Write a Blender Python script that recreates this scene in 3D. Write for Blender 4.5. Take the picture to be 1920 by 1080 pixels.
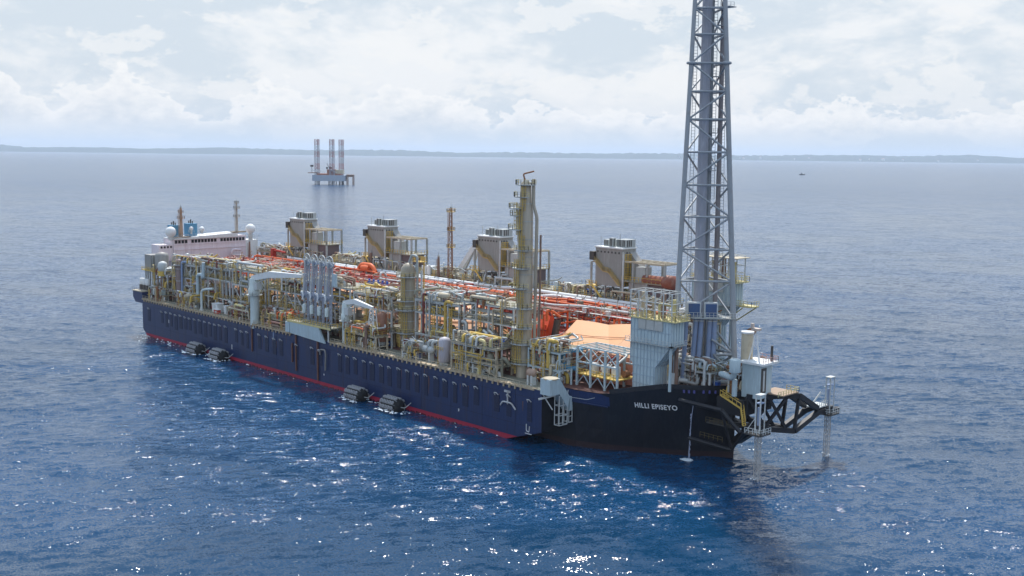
import bpy, math, random
from mathutils import Vector, Matrix

# ------------------------------------------------------------------ camera, sky, sun, exposure
for o in list(bpy.data.objects): bpy.data.objects.remove(o)
SC = bpy.context.scene
COL = SC.collection
R = math.radians

yaw, pitch, roll, FPX = R(45.72), R(7.14), R(0.68), 2000.0
Fv = Vector((-math.sin(yaw) * math.cos(pitch), math.cos(yaw) * math.cos(pitch), -math.sin(pitch)))
Rv = Fv.cross(Vector((0, 0, 1))).normalized(); Uv = Rv.cross(Fv)
R2 = Rv * math.cos(roll) + Uv * math.sin(roll); U2 = Uv * math.cos(roll) - Rv * math.sin(roll)
cd = bpy.data.cameras.new('camera'); cam = bpy.data.objects.new('camera', cd); COL.objects.link(cam)
M = Matrix((( R2.x, U2.x, -Fv.x, 383.95), (R2.y, U2.y, -Fv.y, -207.02), (R2.z, U2.z, -Fv.z, 69.77), (0, 0, 0, 1)))
cam.matrix_world = M
cd.sensor_width = 36; cd.lens = FPX / 1920 * 36; cd.clip_start = 1; cd.clip_end = 120000
SC.camera = cam

SUN_AZ = R(45.72 + 2)          # degrees left of +Y
SUN_EL = R(59)
sdir = Vector((-math.sin(SUN_AZ) * math.cos(SUN_EL), math.cos(SUN_AZ) * math.cos(SUN_EL), math.sin(SUN_EL)))
sd = bpy.data.lights.new('sun', 'SUN'); sun = bpy.data.objects.new('sun', sd); COL.objects.link(sun)
sd.energy = 4.3; sd.angle = R(3.0); sd.color = (1, .96, .9)
sun.rotation_euler = sdir.to_track_quat('Z', 'Y').to_euler()
sun.location = (0, 0, 300)

SC.view_settings.view_transform = 'Standard'; SC.view_settings.look = 'None'
SC.view_settings.exposure = 0.12; SC.view_settings.gamma = 1.0
SC.cycles.max_bounces = 6; SC.cycles.volume_bounces = 1

class NT:
    def __init__(s, tree): s.t = tree; s.n = tree.nodes; s.l = tree.links; s.n.clear()
    def add(s, typ, **kw):
        n = s.n.new(typ)
        for k, v in kw.items():
            if k in ('inp',):
                for kk, vv in v.items():
                    if isinstance(vv, bpy.types.NodeSocket): s.l.new(vv, n.inputs[kk])
                    else: n.inputs[kk].default_value = vv
            else: setattr(n, k, v)
        return n
    def math(s, op, a, b=0.0, c=0.0, clamp=False):
        n = s.n.new('ShaderNodeMath'); n.operation = op; n.use_clamp = clamp
        for i, v in enumerate((a, b, c)):
            if isinstance(v, bpy.types.NodeSocket): s.l.new(v, n.inputs[i])
            else: n.inputs[i].default_value = v
        return n.outputs[0]
    def mix(s, fac, a, b, mode='MIX'):
        n = s.n.new('ShaderNodeMix'); n.data_type = 'RGBA'; n.blend_type = mode
        for i, v in ((0, fac), (6, a), (7, b)):
            if isinstance(v, bpy.types.NodeSocket): s.l.new(v, n.inputs[i])
            else: n.inputs[i].default_value = v if i == 0 else (*v, 1) if len(v) == 3 else v
        return n.outputs[2]
    def sstep(s, v, a, b):
        n = s.n.new('ShaderNodeMapRange'); n.interpolation_type = 'SMOOTHSTEP'
        s.l.new(v, n.inputs[0]); n.inputs[1].default_value = a; n.inputs[2].default_value = b
        return n.outputs[0]
    def noise(s, vec, scale, detail=4, rough=.5, dist=0.0):
        n = s.n.new('ShaderNodeTexNoise'); s.l.new(vec, n.inputs['Vector'])
        n.inputs['Scale'].default_value = scale; n.inputs['Detail'].default_value = detail
        n.inputs['Roughness'].default_value = rough; n.inputs['Distortion'].default_value = dist
        return n.outputs['Fac']

# sky: hazy tropical sky with a bank of cumulus above the horizon, as a function of direction
W = bpy.data.worlds.new('World'); SC.world = W; W.use_nodes = True
w = NT(W.node_tree)
sky = w.add('ShaderNodeTexSky', sky_type='NISHITA', sun_disc=False, sun_elevation=SUN_EL,
            sun_rotation=math.atan2(sdir.x, sdir.y), altitude=70, air_density=1.2, dust_density=3.0, ozone_density=1.0)
tc = w.add('ShaderNodeTexCoord'); sp = w.add('ShaderNodeSeparateXYZ'); w.l.new(tc.outputs['Generated'], sp.inputs[0])
az = w.math('ARCTAN2', sp.outputs[1], sp.outputs[0])
el = w.math('ARCSINE', sp.outputs[2])
def cvec(azs, els, off):
    c = w.add('ShaderNodeCombineXYZ')
    w.l.new(w.math('MULTIPLY', az, azs), c.inputs[0]); w.l.new(w.math('MULTIPLY', el, els), c.inputs[1])
    c.inputs[2].default_value = off
    return c.outputs[0]
# broad thin overcast
vA = cvec(5, 11, 3.1)
nA = w.noise(vA, 1.1, 7, .56, .5)
nA2 = w.noise(cvec(26, 50, 8.4), 1.0, 6, .62, .2)
thin = w.math('ADD', nA, w.math('MULTIPLY', w.math('SUBTRACT', nA2, .5), .42))
thinf = w.sstep(thin, .40, .62)
base = w.mix(thinf, (6.3, 7.1, 7.9), (8.5, 8.7, 8.95))
# bright puffs and veils higher up
nB = w.noise(cvec(13, 25, 20.3), 1.0, 10, .60, .15)
nB2 = w.noise(cvec(13, 25 , 20.3), 3.3, 8, .62, .1)
puf = w.sstep(w.math('ADD', nB, w.math('MULTIPLY', w.math('SUBTRACT', nB2, .5), .35)), .50, .57)
base = w.mix(w.math('MULTIPLY', puf, .62), base, (8.9, 8.95, 9.0))
# cumulus bank 1 to 5 degrees up: flat foot, billowing top
nC = w.noise(cvec(10, 3, 51.0), 1.0, 3, .5)
nD = w.noise(cvec(38, 60, 12.5), 1.0, 9, .62, .1)
topel = w.math('ADD', w.math('MULTIPLY', w.math('SUBTRACT', nC, .26), .13), w.math('MULTIPLY', w.math('SUBTRACT', nD, .5), .075))
dtop = w.math('SUBTRACT', topel, w.math('SUBTRACT', el, .018))
cum = w.sstep(dtop, 0.0, .0045)
foot = w.sstep(el, .010, .030)
cumf = w.math('MULTIPLY', cum, foot)
# billow brightness: bright crest, grey lower body
crest = w.math('SUBTRACT', 1.0, w.sstep(dtop, .0, .045))
nE = w.noise(cvec(60, 100, 33.0), 1.0, 6, .6)
body = w.mix(w.math('MULTIPLY', w.math('ADD', crest, w.math('MULTIPLY', w.math('SUBTRACT', nE, .5), 1.3), clamp=True), 1.0), (6.5, 7.1, 7.8), (9.4, 9.4, 9.4))
col = w.mix(w.math('MULTIPLY', cumf, .82), base, body)
# hazy band hugging the horizon
hz = w.math('SUBTRACT', 1.0, w.sstep(el, -.002, .032))
col = w.mix(w.math('MULTIPLY', hz, .85), col, (6.0, 7.0, 7.9))
# the clouds thin out overhead and let the blue through
over = w.sstep(el, .16, .8)
col = w.mix(w.math('MULTIPLY', over, .85), col, (5.0, 7.3, 10.8))
col = w.mix(.10, col, sky.outputs[0])
bg = w.add('ShaderNodeBackground', inp={'Color': col, 'Strength': .1})
wo = w.add('ShaderNodeOutputWorld', inp={'Surface': bg.outputs[0]})

# ------------------------------------------------------------------ materials
MATS = {}
def mat(name, color, rough=.55, metal=0.0, dirt=.25, dirtcol=(.16, .09, .05), scale=.6, streak=False, var=.12, coat=0.0):
    if name in MATS: return MATS[name]
    m = bpy.data.materials.new(name); m.use_nodes = True; n = NT(m.node_tree)
    geo = n.add('ShaderNodeNewGeometry'); pos = geo.outputs['Position']
    if streak:
        mp = n.add('ShaderNodeMapping'); n.l.new(pos, mp.inputs[0]); mp.inputs['Scale'].default_value = (1, 1, .12); v = mp.outputs[0]
    else: v = pos
    n1 = n.noise(v, scale, 6, .65)
    n2 = n.noise(pos, scale * 5, 3, .6)
    oi = n.add('ShaderNodeObjectInfo')
    f = n.math('MULTIPLY', n.sstep(n1, .48, .72), dirt)
    c = n.mix(f, color, dirtcol)
    if streak:
        n3 = n.noise(v, scale * 7, 4, .7); n4 = n.noise(v, scale * 3.1, 5, .7)
        c = n.mix(n.math('MULTIPLY', n.sstep(n3, .45, .7), .30), c, tuple(min(1, q * 1.7 + .012) for q in color))
        c = n.mix(n.math('MULTIPLY', n.sstep(n4, .60, .72), dirt * .6), c, tuple(q * .55 for q in color))
    k = n.math('ADD', 1 - var, n.math('MULTIPLY', n.math('ADD', oi.outputs['Random'], n2), var))
    hsv = n.add('ShaderNodeHueSaturation', inp={'Color': c, 'Value': k})
    b = n.add('ShaderNodeBsdfPrincipled', inp={'Base Color': hsv.outputs[0], 'Roughness': rough, 'Metallic': metal})
    n.add('ShaderNodeOutputMaterial', inp={'Surface': b.outputs[0]})
    MATS[name] = m; return m
GREY = mat('grey paint', (.36, .38, .37), dirt=.55, dirtcol=(.19, .13, .08))
LGREY = mat('pale grey paint', (.55, .57, .56), dirt=.3, dirtcol=(.3, .22, .14))
BEIGE = mat('weathered beige steel', (.50, .43, .31), dirt=.5, dirtcol=(.20, .12, .06))
OLIVE = mat('khaki deck plating', (.27, .26, .20), dirt=.5, dirtcol=(.18, .11, .06))
WHITE = mat('white paint', (.74, .75, .74), dirt=.25, dirtcol=(.42, .32, .22))
YEL = mat('yellow paint', (.62, .42, .09), dirt=.35, dirtcol=(.33, .16, .05))
PYEL = mat('faded yellow paint', (.62, .53, .24), dirt=.4, dirtcol=(.3, .2, .1))
RUST = mat('rusty steel', (.26, .11, .045), dirt=.5, dirtcol=(.1, .05, .03), rough=.8)
BROWN = mat('brown primer', (.24, .15, .11), dirt=.5, dirtcol=(.12, .07, .05), rough=.7)
RED = mat('red deck paint', (.42, .035, .02), dirt=.45, dirtcol=(.22, .10, .07))
DRED = mat('dark red steel', (.20, .045, .04), dirt=.4, dirtcol=(.1, .05, .04))
ORNG = mat('orange pipe paint', (.75, .15, .04), dirt=.25, dirtcol=(.42, .16, .08))
PINK = mat('faded pink primer', (.52, .27, .21), dirt=.4, dirtcol=(.3, .14, .09))
PEACH = mat('peach tank cover', (.70, .35, .16), dirt=.4, dirtcol=(.75, .32, .12), scale=.12, var=.04)
BLUEP = mat('slate blue paint', (.24, .31, .46), dirt=.25, dirtcol=(.2, .17, .15))
ARMB = mat('loading arm blue grey', (.30, .33, .40), dirt=.4, dirtcol=(.3, .26, .2))
PBLUE = mat('pale blue grey paint', (.42, .51, .54), dirt=.2, dirtcol=(.3, .28, .24), streak=True, scale=.4)
CRANEG = mat('grey green crane paint', (.55, .62, .60), dirt=.2, dirtcol=(.35, .28, .2), streak=True)
SILV = mat('silver cladding', (.42, .44, .43), rough=.42, metal=.15, dirt=.5, dirtcol=(.2, .15, .1), streak=True, scale=.3)
BRIGHT = mat('bright blue paint', (.03, .10, .42), dirt=.15)
TEAL = mat('teal blue paint', (.08, .25, .40), dirt=.2)
BLACK = mat('black paint', (.014, .014, .018), dirt=.3, dirtcol=(.05, .035, .03))
DARK = mat('dark grey steel', (.06, .055, .05), dirt=.4, dirtcol=(.12, .07, .04))  # one plain near-black steel colour, the same on every part
GREYB = mat('grey concrete clad wall', (.29, .28, .26), dirt=.35, dirtcol=(.34, .28, .27), streak=True, scale=.25)
PINKW = mat('pinkish white wall', (.72, .63, .66), dirt=.5, dirtcol=(.50, .36, .37), streak=True, scale=.22)
HULLB = mat('navy hull paint', (.013, .027, .092), rough=.38, dirt=.7, dirtcol=(.03, .026, .05), streak=True, scale=.35, var=.2)
HULLK = mat('black hull paint', (.010, .011, .016), rough=.4, dirt=.4, dirtcol=(.026, .02, .022), streak=True, scale=.25)
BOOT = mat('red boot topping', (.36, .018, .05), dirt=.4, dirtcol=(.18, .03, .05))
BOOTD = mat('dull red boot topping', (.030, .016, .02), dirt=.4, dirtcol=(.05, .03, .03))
RUB = mat('black rubber', (.012, .012, .013), rough=.75, dirt=.5, dirtcol=(.06, .055, .05))
TYRE = mat('worn grey rubber', (.30, .30, .31), rough=.8, dirt=.4, dirtcol=(.08, .07, .07))
GLASS = mat('dark window glass', (.02, .025, .03), rough=.12, dirt=0, var=.1)
TOWER = mat('galvanised blue grey steel', (.34, .36, .38), rough=.5, metal=.1, dirt=.35, dirtcol=(.24, .2, .17))
STACK = mat('lavender grey stack', (.34, .35, .40), rough=.5, metal=.1, dirt=.3, dirtcol=(.22, .2, .22), streak=True, scale=.3)
FOAM = mat('white foam', (.8, .85, .88), rough=.9, dirt=0)
RIGG = mat('rig hull grey blue', (.36, .42, .50), dirt=.3)

# ------------------------------------------------------------------ mesh building helpers
class MB:
    def __init__(s): s.v = []; s.f = []; s.m = []; s.sm = []
    def add(s, vs, fs, mi=0, smooth=False):
        b = len(s.v); s.v += [tuple(v) for v in vs]
        for f in fs: s.f.append([i + b for i in f]); s.m.append(mi); s.sm.append(smooth)
        return s
    def box(s, a, b, mi=0):
        (x0, y0, z0), (x1, y1, z1) = a, b
        vs = [(x0, y0, z0), (x1, y0, z0), (x1, y1, z0), (x0, y1, z0), (x0, y0, z1), (x1, y0, z1), (x1, y1, z1), (x0, y1, z1)]
        return s.add(vs, [(0, 3, 2, 1), (4, 5, 6, 7), (0, 1, 5, 4), (1, 2, 6, 5), (2, 3, 7, 6), (3, 0, 4, 7)], mi)
    def cbox(s, c, d, mi=0, rz=0.0):
        hx, hy, hz = d[0] / 2, d[1] / 2, d[2] / 2
        cc, ss = math.cos(rz), math.sin(rz)
        vs = []
        for z in (-hz, hz):
            for x, y in ((-hx, -hy), (hx, -hy), (hx, hy), (-hx, hy)):
                vs.append((c[0] + x * cc - y * ss, c[1] + x * ss + y * cc, c[2] + z))
        return s.add(vs, [(0, 3, 2, 1), (4, 5, 6, 7), (0, 1, 5, 4), (1, 2, 6, 5), (2, 3, 7, 6), (3, 0, 4, 7)], mi)
    def beam(s, a, b, w=.3, h=None, mi=0):      # square section bar
        a = Vector(a); b = Vector(b); d = (b - a)
        if d.length < 1e-6: return s
        d.normalize(); up = Vector((0, 0, 1)) if abs(d.z) < .95 else Vector((1, 0, 0))
        e = d.cross(up).normalized() * w / 2; g = e.cross(d).normalized() * (h or w) / 2
        vs = [p + q for p in (a, b) for q in (-e - g, e - g, e + g, -e + g)]
        return s.add(vs, [(0, 3, 2, 1), (4, 5, 6, 7), (0, 1, 5, 4), (1, 2, 6, 5), (2, 3, 7, 6), (3, 0, 4, 7)], mi)
    def tube(s, a, b, r, r2=None, n=8, mi=0, cap=True):
        a = Vector(a); b = Vector(b); d = b - a
        if d.length < 1e-6: return s
        d.normalize(); up = Vector((0, 0, 1)) if abs(d.z) < .9 else Vector((1, 0, 0))
        e = d.cross(up).normalized(); g = e.cross(d).normalized(); r2 = r if r2 is None else r2
        vs = []
        for p, rr in ((a, r), (b, r2)):
            for i in range(n):
                t = 2 * math.pi * i / n; vs.append(p + e * math.cos(t) * rr + g * math.sin(t) * rr)
        s.add(vs, [(i, (i + 1) % n, n + (i + 1) % n, n + i) for i in range(n)], mi, True)
        if cap: s.add(vs, [tuple(range(n - 1, -1, -1)), tuple(range(n, 2 * n))], mi)
        return s
    def pipe(s, pts, r, n=8, mi=0, bend=2.2, caps=True):     # swept pipe with rounded elbows
        P = [Vector(p) for p in pts]; Q = [P[0]]
        for i in range(1, len(P) - 1):
            a, b, c = P[i - 1], P[i], P[i + 1]
            d1 = (a - b); d2 = (c - b); k = min(bend * r, d1.length * .45, d2.length * .45)
            if k < 1e-4: continue
            p1 = b + d1.normalized() * k; p2 = b + d2.normalized() * k
            for t in (0, .33, .67, 1):
                Q.append(p1 * (1 - t) ** 2 + b * 2 * t * (1 - t) + p2 * t * t)
        Q.append(P[-1])
        d = (Q[1] - Q[0]).normalized(); up = Vector((0, 0, 1)) if abs(d.z) < .9 else Vector((1, 0, 0))
        e = d.cross(up).normalized(); vs = []
        for i, p in enumerate(Q):
            t = (Q[min(i + 1, len(Q) - 1)] - Q[max(i - 1, 0)]).normalized()
            e = (e - t * e.dot(t)).normalized(); g = t.cross(e)
            for k in range(n):
                an = 2 * math.pi * k / n; vs.append(p + e * math.cos(an) * r + g * math.sin(an) * r)
        m = len(Q)
        s.add(vs, [(j * n + i, j * n + (i + 1) % n, (j + 1) * n + (i + 1) % n, (j + 1) * n + i) for j in range(m - 1) for i in range(n)], mi, True)
        if caps: s.add(vs, [tuple(range(n - 1, -1, -1)), tuple(range((m - 1) * n, m * n))], mi)
        return s
    def lathe(s, c, prof, n=16, mi=0, axis='z'):     # prof: (radius, height)
        vs = []
        for r, h in prof:
            for i in range(n):
                t = 2 * math.pi * i / n; x, y = r * math.cos(t), r * math.sin(t)
                if axis == 'z': vs.append((c[0] + x, c[1] + y, c[2] + h))
                elif axis == 'x': vs.append((c[0] + h, c[1] + x, c[2] + y))
                else: vs.append((c[0] + x, c[1] + h, c[2] + y))
        m = len(prof)
        s.add(vs, [(j * n + i, j * n + (i + 1) % n, (j + 1) * n + (i + 1) % n, (j + 1) * n + i) for j in range(m - 1) for i in range(n)], mi, True)
        s.add(vs, [tuple(range(n - 1, -1, -1)), tuple(range((m - 1) * n, m * n))], mi)
        return s
    def sphere(s, c, r, n=16, k=8, mi=0):
        return s.lathe(c, [(max(r * math.sin(math.pi * j / k), r * .02), -r * math.cos(math.pi * j / k)) for j in range(k + 1)], n, mi)
    def rail(s, pts, h=1.1, step=1.8, w=.07, closed=False, mi=0):
        P = [Vector(p) for p in pts]
        if closed: P.append(P[0])
        for a, b in zip(P, P[1:]):
            L = (b - a).length; k = max(1, round(L / step))
            for i in range(k + 1):
                q = a.lerp(b, i / k); s.beam(q, q + Vector((0, 0, h)), w)
            for hh in (h, h * .5): s.beam(a + Vector((0, 0, hh)), b + Vector((0, 0, hh)), w * .8)
        return s
    def ladder(s, x, y, z0, z1, dx=0, dy=1, w=.6, cage=True, t=.08, step=.6):
        for k in (-1, 1): s.beam((x + dx * w / 2 * k, y + dy * w / 2 * k, z0), (x + dx * w / 2 * k, y + dy * w / 2 * k, z1), t)
        z = z0
        while z < z1:
            s.beam((x - dx * w / 2, y - dy * w / 2, z), (x + dx * w / 2, y + dy * w / 2, z), t * .7); z += step
        return s
    def grid(s, a, b, c, nu, nv, w=.08):   # bars over a parallelogram a, a+b, a+c
        a = Vector(a); b = Vector(b); c = Vector(c)
        for i in range(nu + 1): s.beam(a + b * i / nu, a + b * i / nu + c, w)
        for j in range(nv + 1): s.beam(a + c * j / nv, a + c * j / nv + b, w)
        return s
    def make(s, name, mats, parent=None, label=None, off=None):
        me = bpy.data.meshes.new(name)
        o = bpy.data.objects.new(name, me)
        ox = Vector((0, 0, 0))
        if parent is not None:
            ox = Vector(parent.get('_o', (0, 0, 0)))
        elif off is not None: ox = Vector(off); o.location = ox
        if parent is not None and '_o' not in parent.keys(): ox = Vector((0, 0, 0))
        me.from_pydata([tuple(Vector(v) - ox) for v in s.v], [], s.f)
        if not isinstance(mats, (list, tuple)): mats = [mats]
        for m in mats: me.materials.append(m)
        me.polygons.foreach_set('material_index', s.m); me.polygons.foreach_set('use_smooth', s.sm)
        me.update()
        COL.objects.link(o)
        if parent is not None:
            o.parent = parent
        if label: o['label'] = label
        ORIG[o.name] = ox
        return o
ORIG = {}
def tag(o, label=None, cat=None, group=None, kind=None):
    if label: o['label'] = label
    if cat: o['category'] = cat
    if group: o['group'] = group
    if kind: o['kind'] = kind
    return o
def thing(name, label, cat, loc, group=None):
    o = bpy.data.objects.new(name, None); COL.objects.link(o); o.location = loc; o.empty_display_size = .5
    o['_o'] = tuple(loc)
    return tag(o, label, cat, group)
def sub(mb, name, mats, part, label=None):      # a sub-part: under a part, vertices given in world space
    root = part.parent
    me_off = Vector(root.location) if root else Vector(part.location)
    me = bpy.data.meshes.new(name); o = bpy.data.objects.new(name, me)
    me.from_pydata([tuple(Vector(v) - me_off) for v in mb.v], [], mb.f)
    for m in (mats if isinstance(mats, (list, tuple)) else [mats]): me.materials.append(m)
    me.polygons.foreach_set('material_index', mb.m); me.polygons.foreach_set('use_smooth', mb.sm); me.update()
    COL.objects.link(o); o.parent = part
    if label: o['label'] = label
    return o
def copy_tree(o, parent=None):
    c = o.copy(); COL.objects.link(c)
    if parent is not None: c.parent = parent
    for ch in [x for x in o.children]: copy_tree(ch, c)
    return c

# ------------------------------------------------------------------ sea
SW = (.5, 1.1, 1.3)
def water():
    import numpy as np
    rng = np.random.default_rng(7)
    def axis(a, b, h, lim):
        c = list(np.arange(a, b + h * .5, h)); s = h; x = c[-1]
        up = []
        while x < lim: s *= 1.045; x += s; up.append(x)
        s = h; x = c[0]; dn = []
        while x > -lim: s *= 1.045; x -= s; dn.append(x)
        g = np.array(dn[::-1] + c + up); sp = np.gradient(g); return g, sp
    gx, sx = axis(20, 560, .8, 43000); gy, sy = axis(-190, 180, .8, 43000)
    X, Y = np.meshgrid(gx, gy, indexing='ij'); SPX = np.maximum(sx[:, None], sy[None, :])
    Z = np.zeros_like(X); DX = np.zeros_like(X); DY = np.zeros_like(X)
    base = math.atan2(.698, -.716)
    for k in range(84):
        lam = 2.4 * (42 / 2.4) ** (rng.random() ** 1.5); th = base + rng.normal(0, .8 if lam < 14 else .5) + (.35 if lam < 12 else 0)
        kk = 2 * math.pi / lam; slope = .022 * (1.0 if lam < 9 else .40)
        A = slope / kk * rng.uniform(.6, 1.3); ph = rng.uniform(0, 6.28)
        m = np.clip((lam / (SPX * 2.6)) - 1, 0, 1)
        if m.max() <= 0: continue
        arg = kk * (math.cos(th) * X + math.sin(th) * Y) + ph
        Z += A * m * np.cos(arg); q = np.sin(arg) * A * m * .8
        DX -= math.cos(th) * q; DY -= math.sin(th) * q
    # gusts: patches of rougher and calmer water
    co = np.stack([(X + DX).ravel(), (Y + DY).ravel(), Z.ravel()], 1).astype(np.float32)
    nx, ny = X.shape; idx = np.arange(nx * ny).reshape(nx, ny)
    q = np.stack([idx[:-1, :-1], idx[1:, :-1], idx[1:, 1:], idx[:-1, 1:]], -1).reshape(-1, 4)
    me = bpy.data.meshes.new('water'); n_ = len(q)
    me.vertices.add(len(co)); me.vertices.foreach_set('co', co.ravel())
    me.loops.add(n_ * 4); me.loops.foreach_set('vertex_index', q.ravel().astype(np.int32))
    me.polygons.add(n_); me.polygons.foreach_set('loop_start', (np.arange(n_) * 4).astype(np.int32))
    me.polygons.foreach_set('use_smooth', np.ones(n_, dtype=bool)); me.update(calc_edges=True)
    o = bpy.data.objects.new('water', me); COL.objects.link(o); tag(o, kind='structure')
    m = bpy.data.materials.new('sea water'); m.use_nodes = True; n = NT(m.node_tree)
    geo = n.add('ShaderNodeNewGeometry'); pos = geo.outputs['Position']
    def dot(v): d = n.add('ShaderNodeVectorMath', operation='DOT_PRODUCT'); n.l.new(pos, d.inputs[0]); d.inputs[1].default_value = v; return d.outputs['Value']
    u = dot((-.716, .698, 0)); v = dot((.698, .716, 0))        # u runs with the wind, v along the crests
    def uv(su, sv, tilt=0.0):
        c = n.add('ShaderNodeCombineXYZ')
        n.l.new(n.math('MULTIPLY', n.math('ADD', u, n.math('MULTIPLY', v, tilt)), su), c.inputs[0])
        n.l.new(n.math('MULTIPLY', n.math('SUBTRACT', v, n.math('MULTIPLY', u, tilt)), sv), c.inputs[1]); return c.outputs[0]
    def slopes(vec, detail, rough, dist, k):
        t = n.add('ShaderNodeTexNoise'); n.l.new(vec, t.inputs['Vector']); t.inputs['Scale'].default_value = 1
        t.inputs['Detail'].default_value = detail; t.inputs['Roughness'].default_value = rough; t.inputs['Distortion'].default_value = dist
        q = n.add('ShaderNodeVectorMath', operation='SUBTRACT'); n.l.new(t.outputs['Color'], q.inputs[0]); q.inputs[1].default_value = (.5, .5, .5)
        r = n.add('ShaderNodeVectorMath', operation='SCALE'); n.l.new(q.outputs[0], r.inputs[0])
        if isinstance(k, float): r.inputs['Scale'].default_value = k
        else: n.l.new(k, r.inputs['Scale'])
        return r.outputs[0]
    def vadd(a, b): q = n.add('ShaderNodeVectorMath', operation='ADD'); n.l.new(a, q.inputs[0]); n.l.new(b, q.inputs[1]); return q.outputs[0]
    gust = n.noise(uv(.012, .006, .2), 1, 4, .6, .5)
    amp = n.math('ADD', .7, n.math('MULTIPLY', n.sstep(gust, .35, .65), .6))
    S1 = slopes(uv(.10, .045, .25), 3, .5, .5, SW[0])
    S2 = slopes(uv(.56, .27, -.2), 4, .6, .6, n.math('MULTIPLY', amp, SW[1]))
    S3 = slopes(uv(3.6, 2.1, .1), 3, .6, .4, n.math('MULTIPLY', amp, SW[2]))
    sl = vadd(vadd(S1, S2), S3)
    dv0 = n.add('ShaderNodeVectorMath', operation='DISTANCE'); n.l.new(pos, dv0.inputs[0]); dv0.inputs[1].default_value = (220, 0, 0)
    sc_ = n.add('ShaderNodeVectorMath', operation='SCALE'); n.l.new(sl, sc_.inputs[0]); n.l.new(n.math('SUBTRACT', 1.0, n.math('MULTIPLY', n.sstep(dv0.outputs['Value'], 200, 3500), .78)), sc_.inputs['Scale'])
    fl = n.add('ShaderNodeVectorMath', operation='MULTIPLY'); n.l.new(sc_.outputs[0], fl.inputs[0]); fl.inputs[1].default_value = (1, 1, 0)
    nn = n.add('ShaderNodeVectorMath', operation='NORMALIZE'); n.l.new(vadd(geo.outputs['Normal'], fl.outputs[0]), nn.inputs[0])
    col = n.mix(n.sstep(gust, .35, .7), (.003, .036, .088), (.006, .050, .125))
    dv = n.add('ShaderNodeVectorMath', operation='DISTANCE'); n.l.new(pos, dv.inputs[0]); dv.inputs[1].default_value = (220, 0, 0)
    rgh = n.math('ADD', .10, n.math('MULTIPLY', n.sstep(dv.outputs['Value'], 250, 2200), .13))
    b = n.add('ShaderNodeBsdfPrincipled', inp={'Base Color': col, 'Roughness': rgh, 'IOR': 1.34, 'Normal': nn.outputs[0]})
    n.add('ShaderNodeOutputMaterial', inp={'Surface': b.outputs[0]})
    me.materials.append(m)
water()

# ------------------------------------------------------------------ far shore
def shore():
    rnd = random.Random(5)
    me = bpy.data.meshes.new('hills'); vs = []; fs = []
    N = 420; K = 7
    A = Vector((-29200, 3200, 0)); B = Vector((-5500, 29500, 0))    # runs along the coast
    d = (B - A); nrm = Vector((-d.y, d.x, 0)).normalized()
    if nrm.y < 0: nrm = -nrm
    def hgt(u):
        h = 112 + 14 * math.sin(u * 23) + 10 * math.sin(u * 61 + 1)
        for c, wd, a in ((.065, .018, 55), (.125, .03, 45), (.155, .02, 30), (.44, .03, 22), (.77, .045, 45), (.845, .02, 50), (.93, .04, 15)):
            h += a * math.exp(-((u - c) / wd) ** 2)
        return h
    for i in range(N + 1):
        u = i / N; p = A.lerp(B, u)
        for j in range(K):
            t = j / (K - 1); q = p + nrm * (t * 3200) + nrm * (rnd.uniform(-60, 60) if 0 < j else 120 * math.sin(u * 37))
            k = math.sin(min(t * 1.25, 1) * math.pi / 2)
            z = -2 if j == 0 else hgt(u) * k * (1 + rnd.uniform(-.16, .16)) + rnd.uniform(-5, 7)
            vs.append((q.x, q.y, z))
    for i in range(N):
        for j in range(K - 1):
            a = i * K + j; fs.append((a, a + K, a + K + 1, a + 1))
    me.from_pydata(vs, [], fs)
    o = bpy.data.objects.new('hills', me); COL.objects.link(o); tag(o, kind='structure')
    m = bpy.data.materials.new('forested hills'); m.use_nodes = True; n = NT(m.node_tree)
    geo = n.add('ShaderNodeNewGeometry')
    f = n.noise(geo.outputs['Position'], .008, 5, .7)
    f2 = n.noise(geo.outputs['Position'], .02, 3, .7)
    c = n.mix(n.sstep(f, .35, .65), (.010, .035, .030), (.04, .06, .045))
    c = n.mix(n.math('MULTIPLY', n.sstep(f2, .60, .72), .7), c, (.25, .24, .20))
    b = n.add('ShaderNodeBsdfPrincipled', inp={'Base Color': c, 'Roughness': .95})
    n.add('ShaderNodeOutputMaterial', inp={'Surface': b.outputs[0]}); me.materials.append(m)
    # pale buildings scattered along the right hand shore
    first = None
    for k in range(46):
        u = rnd.uniform(.62, .985); p = A.lerp(B, u) + nrm * rnd.uniform(60, 900)
        if first is None:
            t = thing('house', 'tiny pale building among the trees on the distant shore', 'building', (0, 0, 0), 'pale buildings along the far shore')
            MB().box((-16, -16, -20), (16, 16, 30)).make('wall', WHITE, t)
            MB().add([(-18, -18, 30), (18, -18, 30), (18, 18, 30), (-18, 18, 30), (0, -18, 38), (0, 18, 38)], [(0, 1, 4), (2, 3, 5), (1, 2, 5, 4), (3, 0, 4, 5)]).make('roof', PINK, t)
            first = t
        else: t = copy_tree(first)
        sc = rnd.uniform(.45, 1.15); t.scale = (sc, sc, sc); t.location = (p.x, p.y, 12 + rnd.uniform(0, 40)); t.rotation_euler.z = rnd.uniform(0, 3)
shore()

def haze():
    mb = MB().box((-44000, -44000, -1), (44000, 44000, 400))
    o = mb.make('haze', bpy.data.materials.new('haze'), None); tag(o, kind='stuff')
    m = o.data.materials[0]; m.use_nodes = True; n = NT(m.node_tree)
    v = n.add('ShaderNodeVolumePrincipled', inp={'Color': (.74, .85, 1.0, 1), 'Density': 3.0e-5, 'Anisotropy': .2})
    n.add('ShaderNodeOutputMaterial', inp={'Volume': v.outputs[0]})
haze()


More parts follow.
